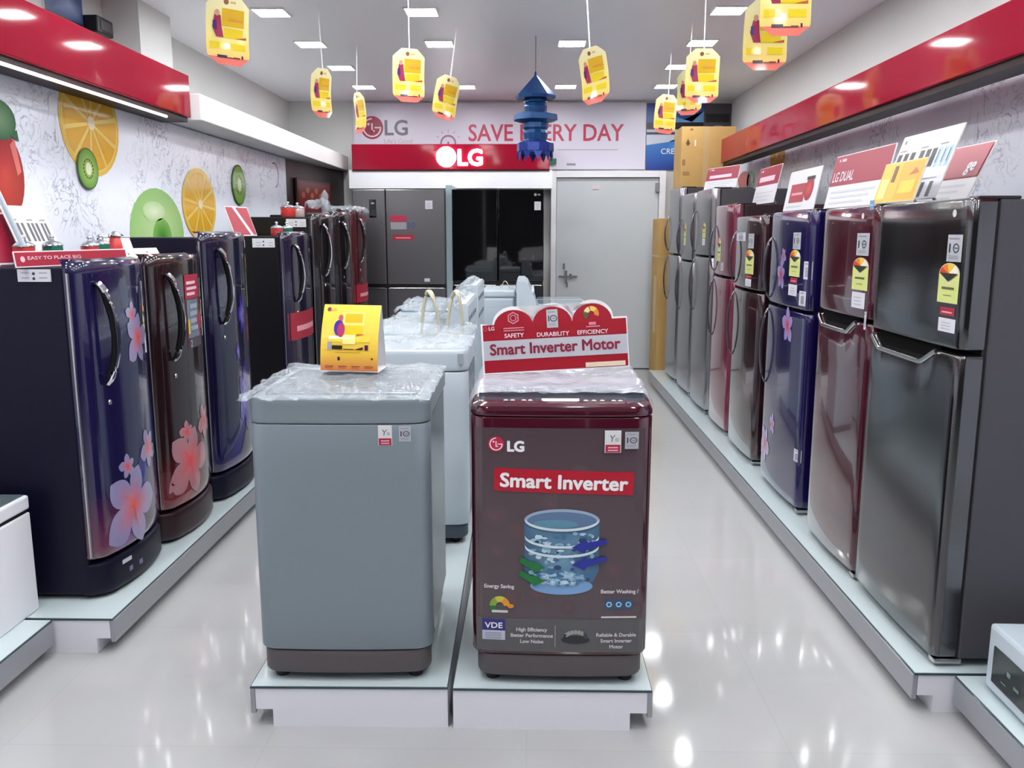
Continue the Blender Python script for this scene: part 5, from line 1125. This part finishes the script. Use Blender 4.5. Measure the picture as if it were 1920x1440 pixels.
# ------------------------------------------------------------------ cartons, white cabinet, microwave
t = thing('cardboard_carton', 'brown cardboard carton lying on top of the far right fridges', 'carton', (1.62, 8.5, 1.972), 0)
cz = onY(1300, 237, 8.3).z - 1.972
mb = MB(); mb.box(-.20, -.2, 0, .30, .2, cz, carton, .004); mb.build('box', t)
mb = MB(); ink = Ink(mb, flatS(-.2), PRINT, .001)
ink.rect(.005, .0, .055, cz, C(190, 160, 112), 1)
ink.poly([(-.16, cz * .72), (-.14, cz * .8), (-.12, cz * .72), (-.14, cz * .68)], C(90, 66, 40), 2); ink.disc(-.11, cz * .95, .015, .01, C(140, 100, 60), 2, 10); ink.rect(-.18, cz * .2, -.12, cz * .26, C(160, 120, 70), 2)
ink.rect(-.08, cz * .68, -.065, cz * .78, C(226, 210, 200), 2); ink.rect(-.19, cz * .36, -.16, cz * .46, C(150, 112, 66), 2)
mb.build('markings', t)
t = thing('cardboard_carton', 'tall narrow cardboard carton standing between the white door and the last right fridge', 'carton', (1.62, 9.1, 0), 0)
mb = MB(); mb.box(-.26, 0, 0, .3, .5, 1.70, carton, .005); mb.build('box', t)
mb = MB(); mb.box(-.262, -.002, 1.30, .302, .502, 1.32, carton_tape); mb.build('tape', t); mb = MB(); mb.box(-.266, .1, .5, -.26, .26, 1.1, carton_tape); mb.build('side_tape', t)

t = thing('white_cabinet', 'low white cabinet with grey glass top at the lower left edge', 'cabinet', (-1.857, 2.1, ZP))
mb = MB(); mb.box(-.40, -1.2, 0, 0, .965, .385, white_lam, .006); mb.build('body', t)
mb = MB(); mb.box(-.40, -1.2, .385, -.006, .955, .397, black_pl); mb.build('shadow_gap', t)
mb = MB(); mb.box(-.40, -1.2, .397, .0, .967, .45, white_lam, .008); mb.build('lid', t)
mb = MB(); mb.box(-.395, -1.19, .45, -.012, .955, .4535, M('grey_glass_top', C(96, 110, 114), .08, coat=.5)); mb.build('glass_top', t, label='grey glass top')

t = thing('microwave_oven', 'white microwave oven with dark window at the lower right corner', 'microwave', (1.437, 2.54, ZP), R(-1.5))
mb = MB(); mb.box(0, -.50, .012, .36, 0, .222, white_plas, .012); mb.build('body', t)
mb = MB(); mb.prism([(-.004, -.045), (-.004, -.345), (.004, -.345), (.004, -.045)], .05, .165, M('dark_window', C(30, 38, 40), .2, spec=.3), 'z'); wn = mb.build('door_window', t, label='dark glass window')
mb = MB(); ink = Ink(mb, lambda u, v, h: (-.004 - h, -u, v), PRINT, .001); ink.rect(.10, .075, .13, .08, C(96, 116, 108), 1); ink.rect(.13, .11, .15, .125, C(110, 126, 118), 1); ink.rect(.17, .09, .20, .10, C(96, 116, 108), 1); mb.build('reflection_marks', wn)  # pale marks paint a reflection onto the window
mb = MB(); mb.box(-.003, -.498, .02, .004, -.37, .215, M('keypad_grey', C(206, 210, 216), .4), .002); mb.build('keypad', t)
mb = MB()
for x in (.04, .32):
    for y in (-.46, -.04): mb.lathe([(.014, 0), (.014, .014)], rubber, 10, (x, y, 0))
mb.build('feet', t)
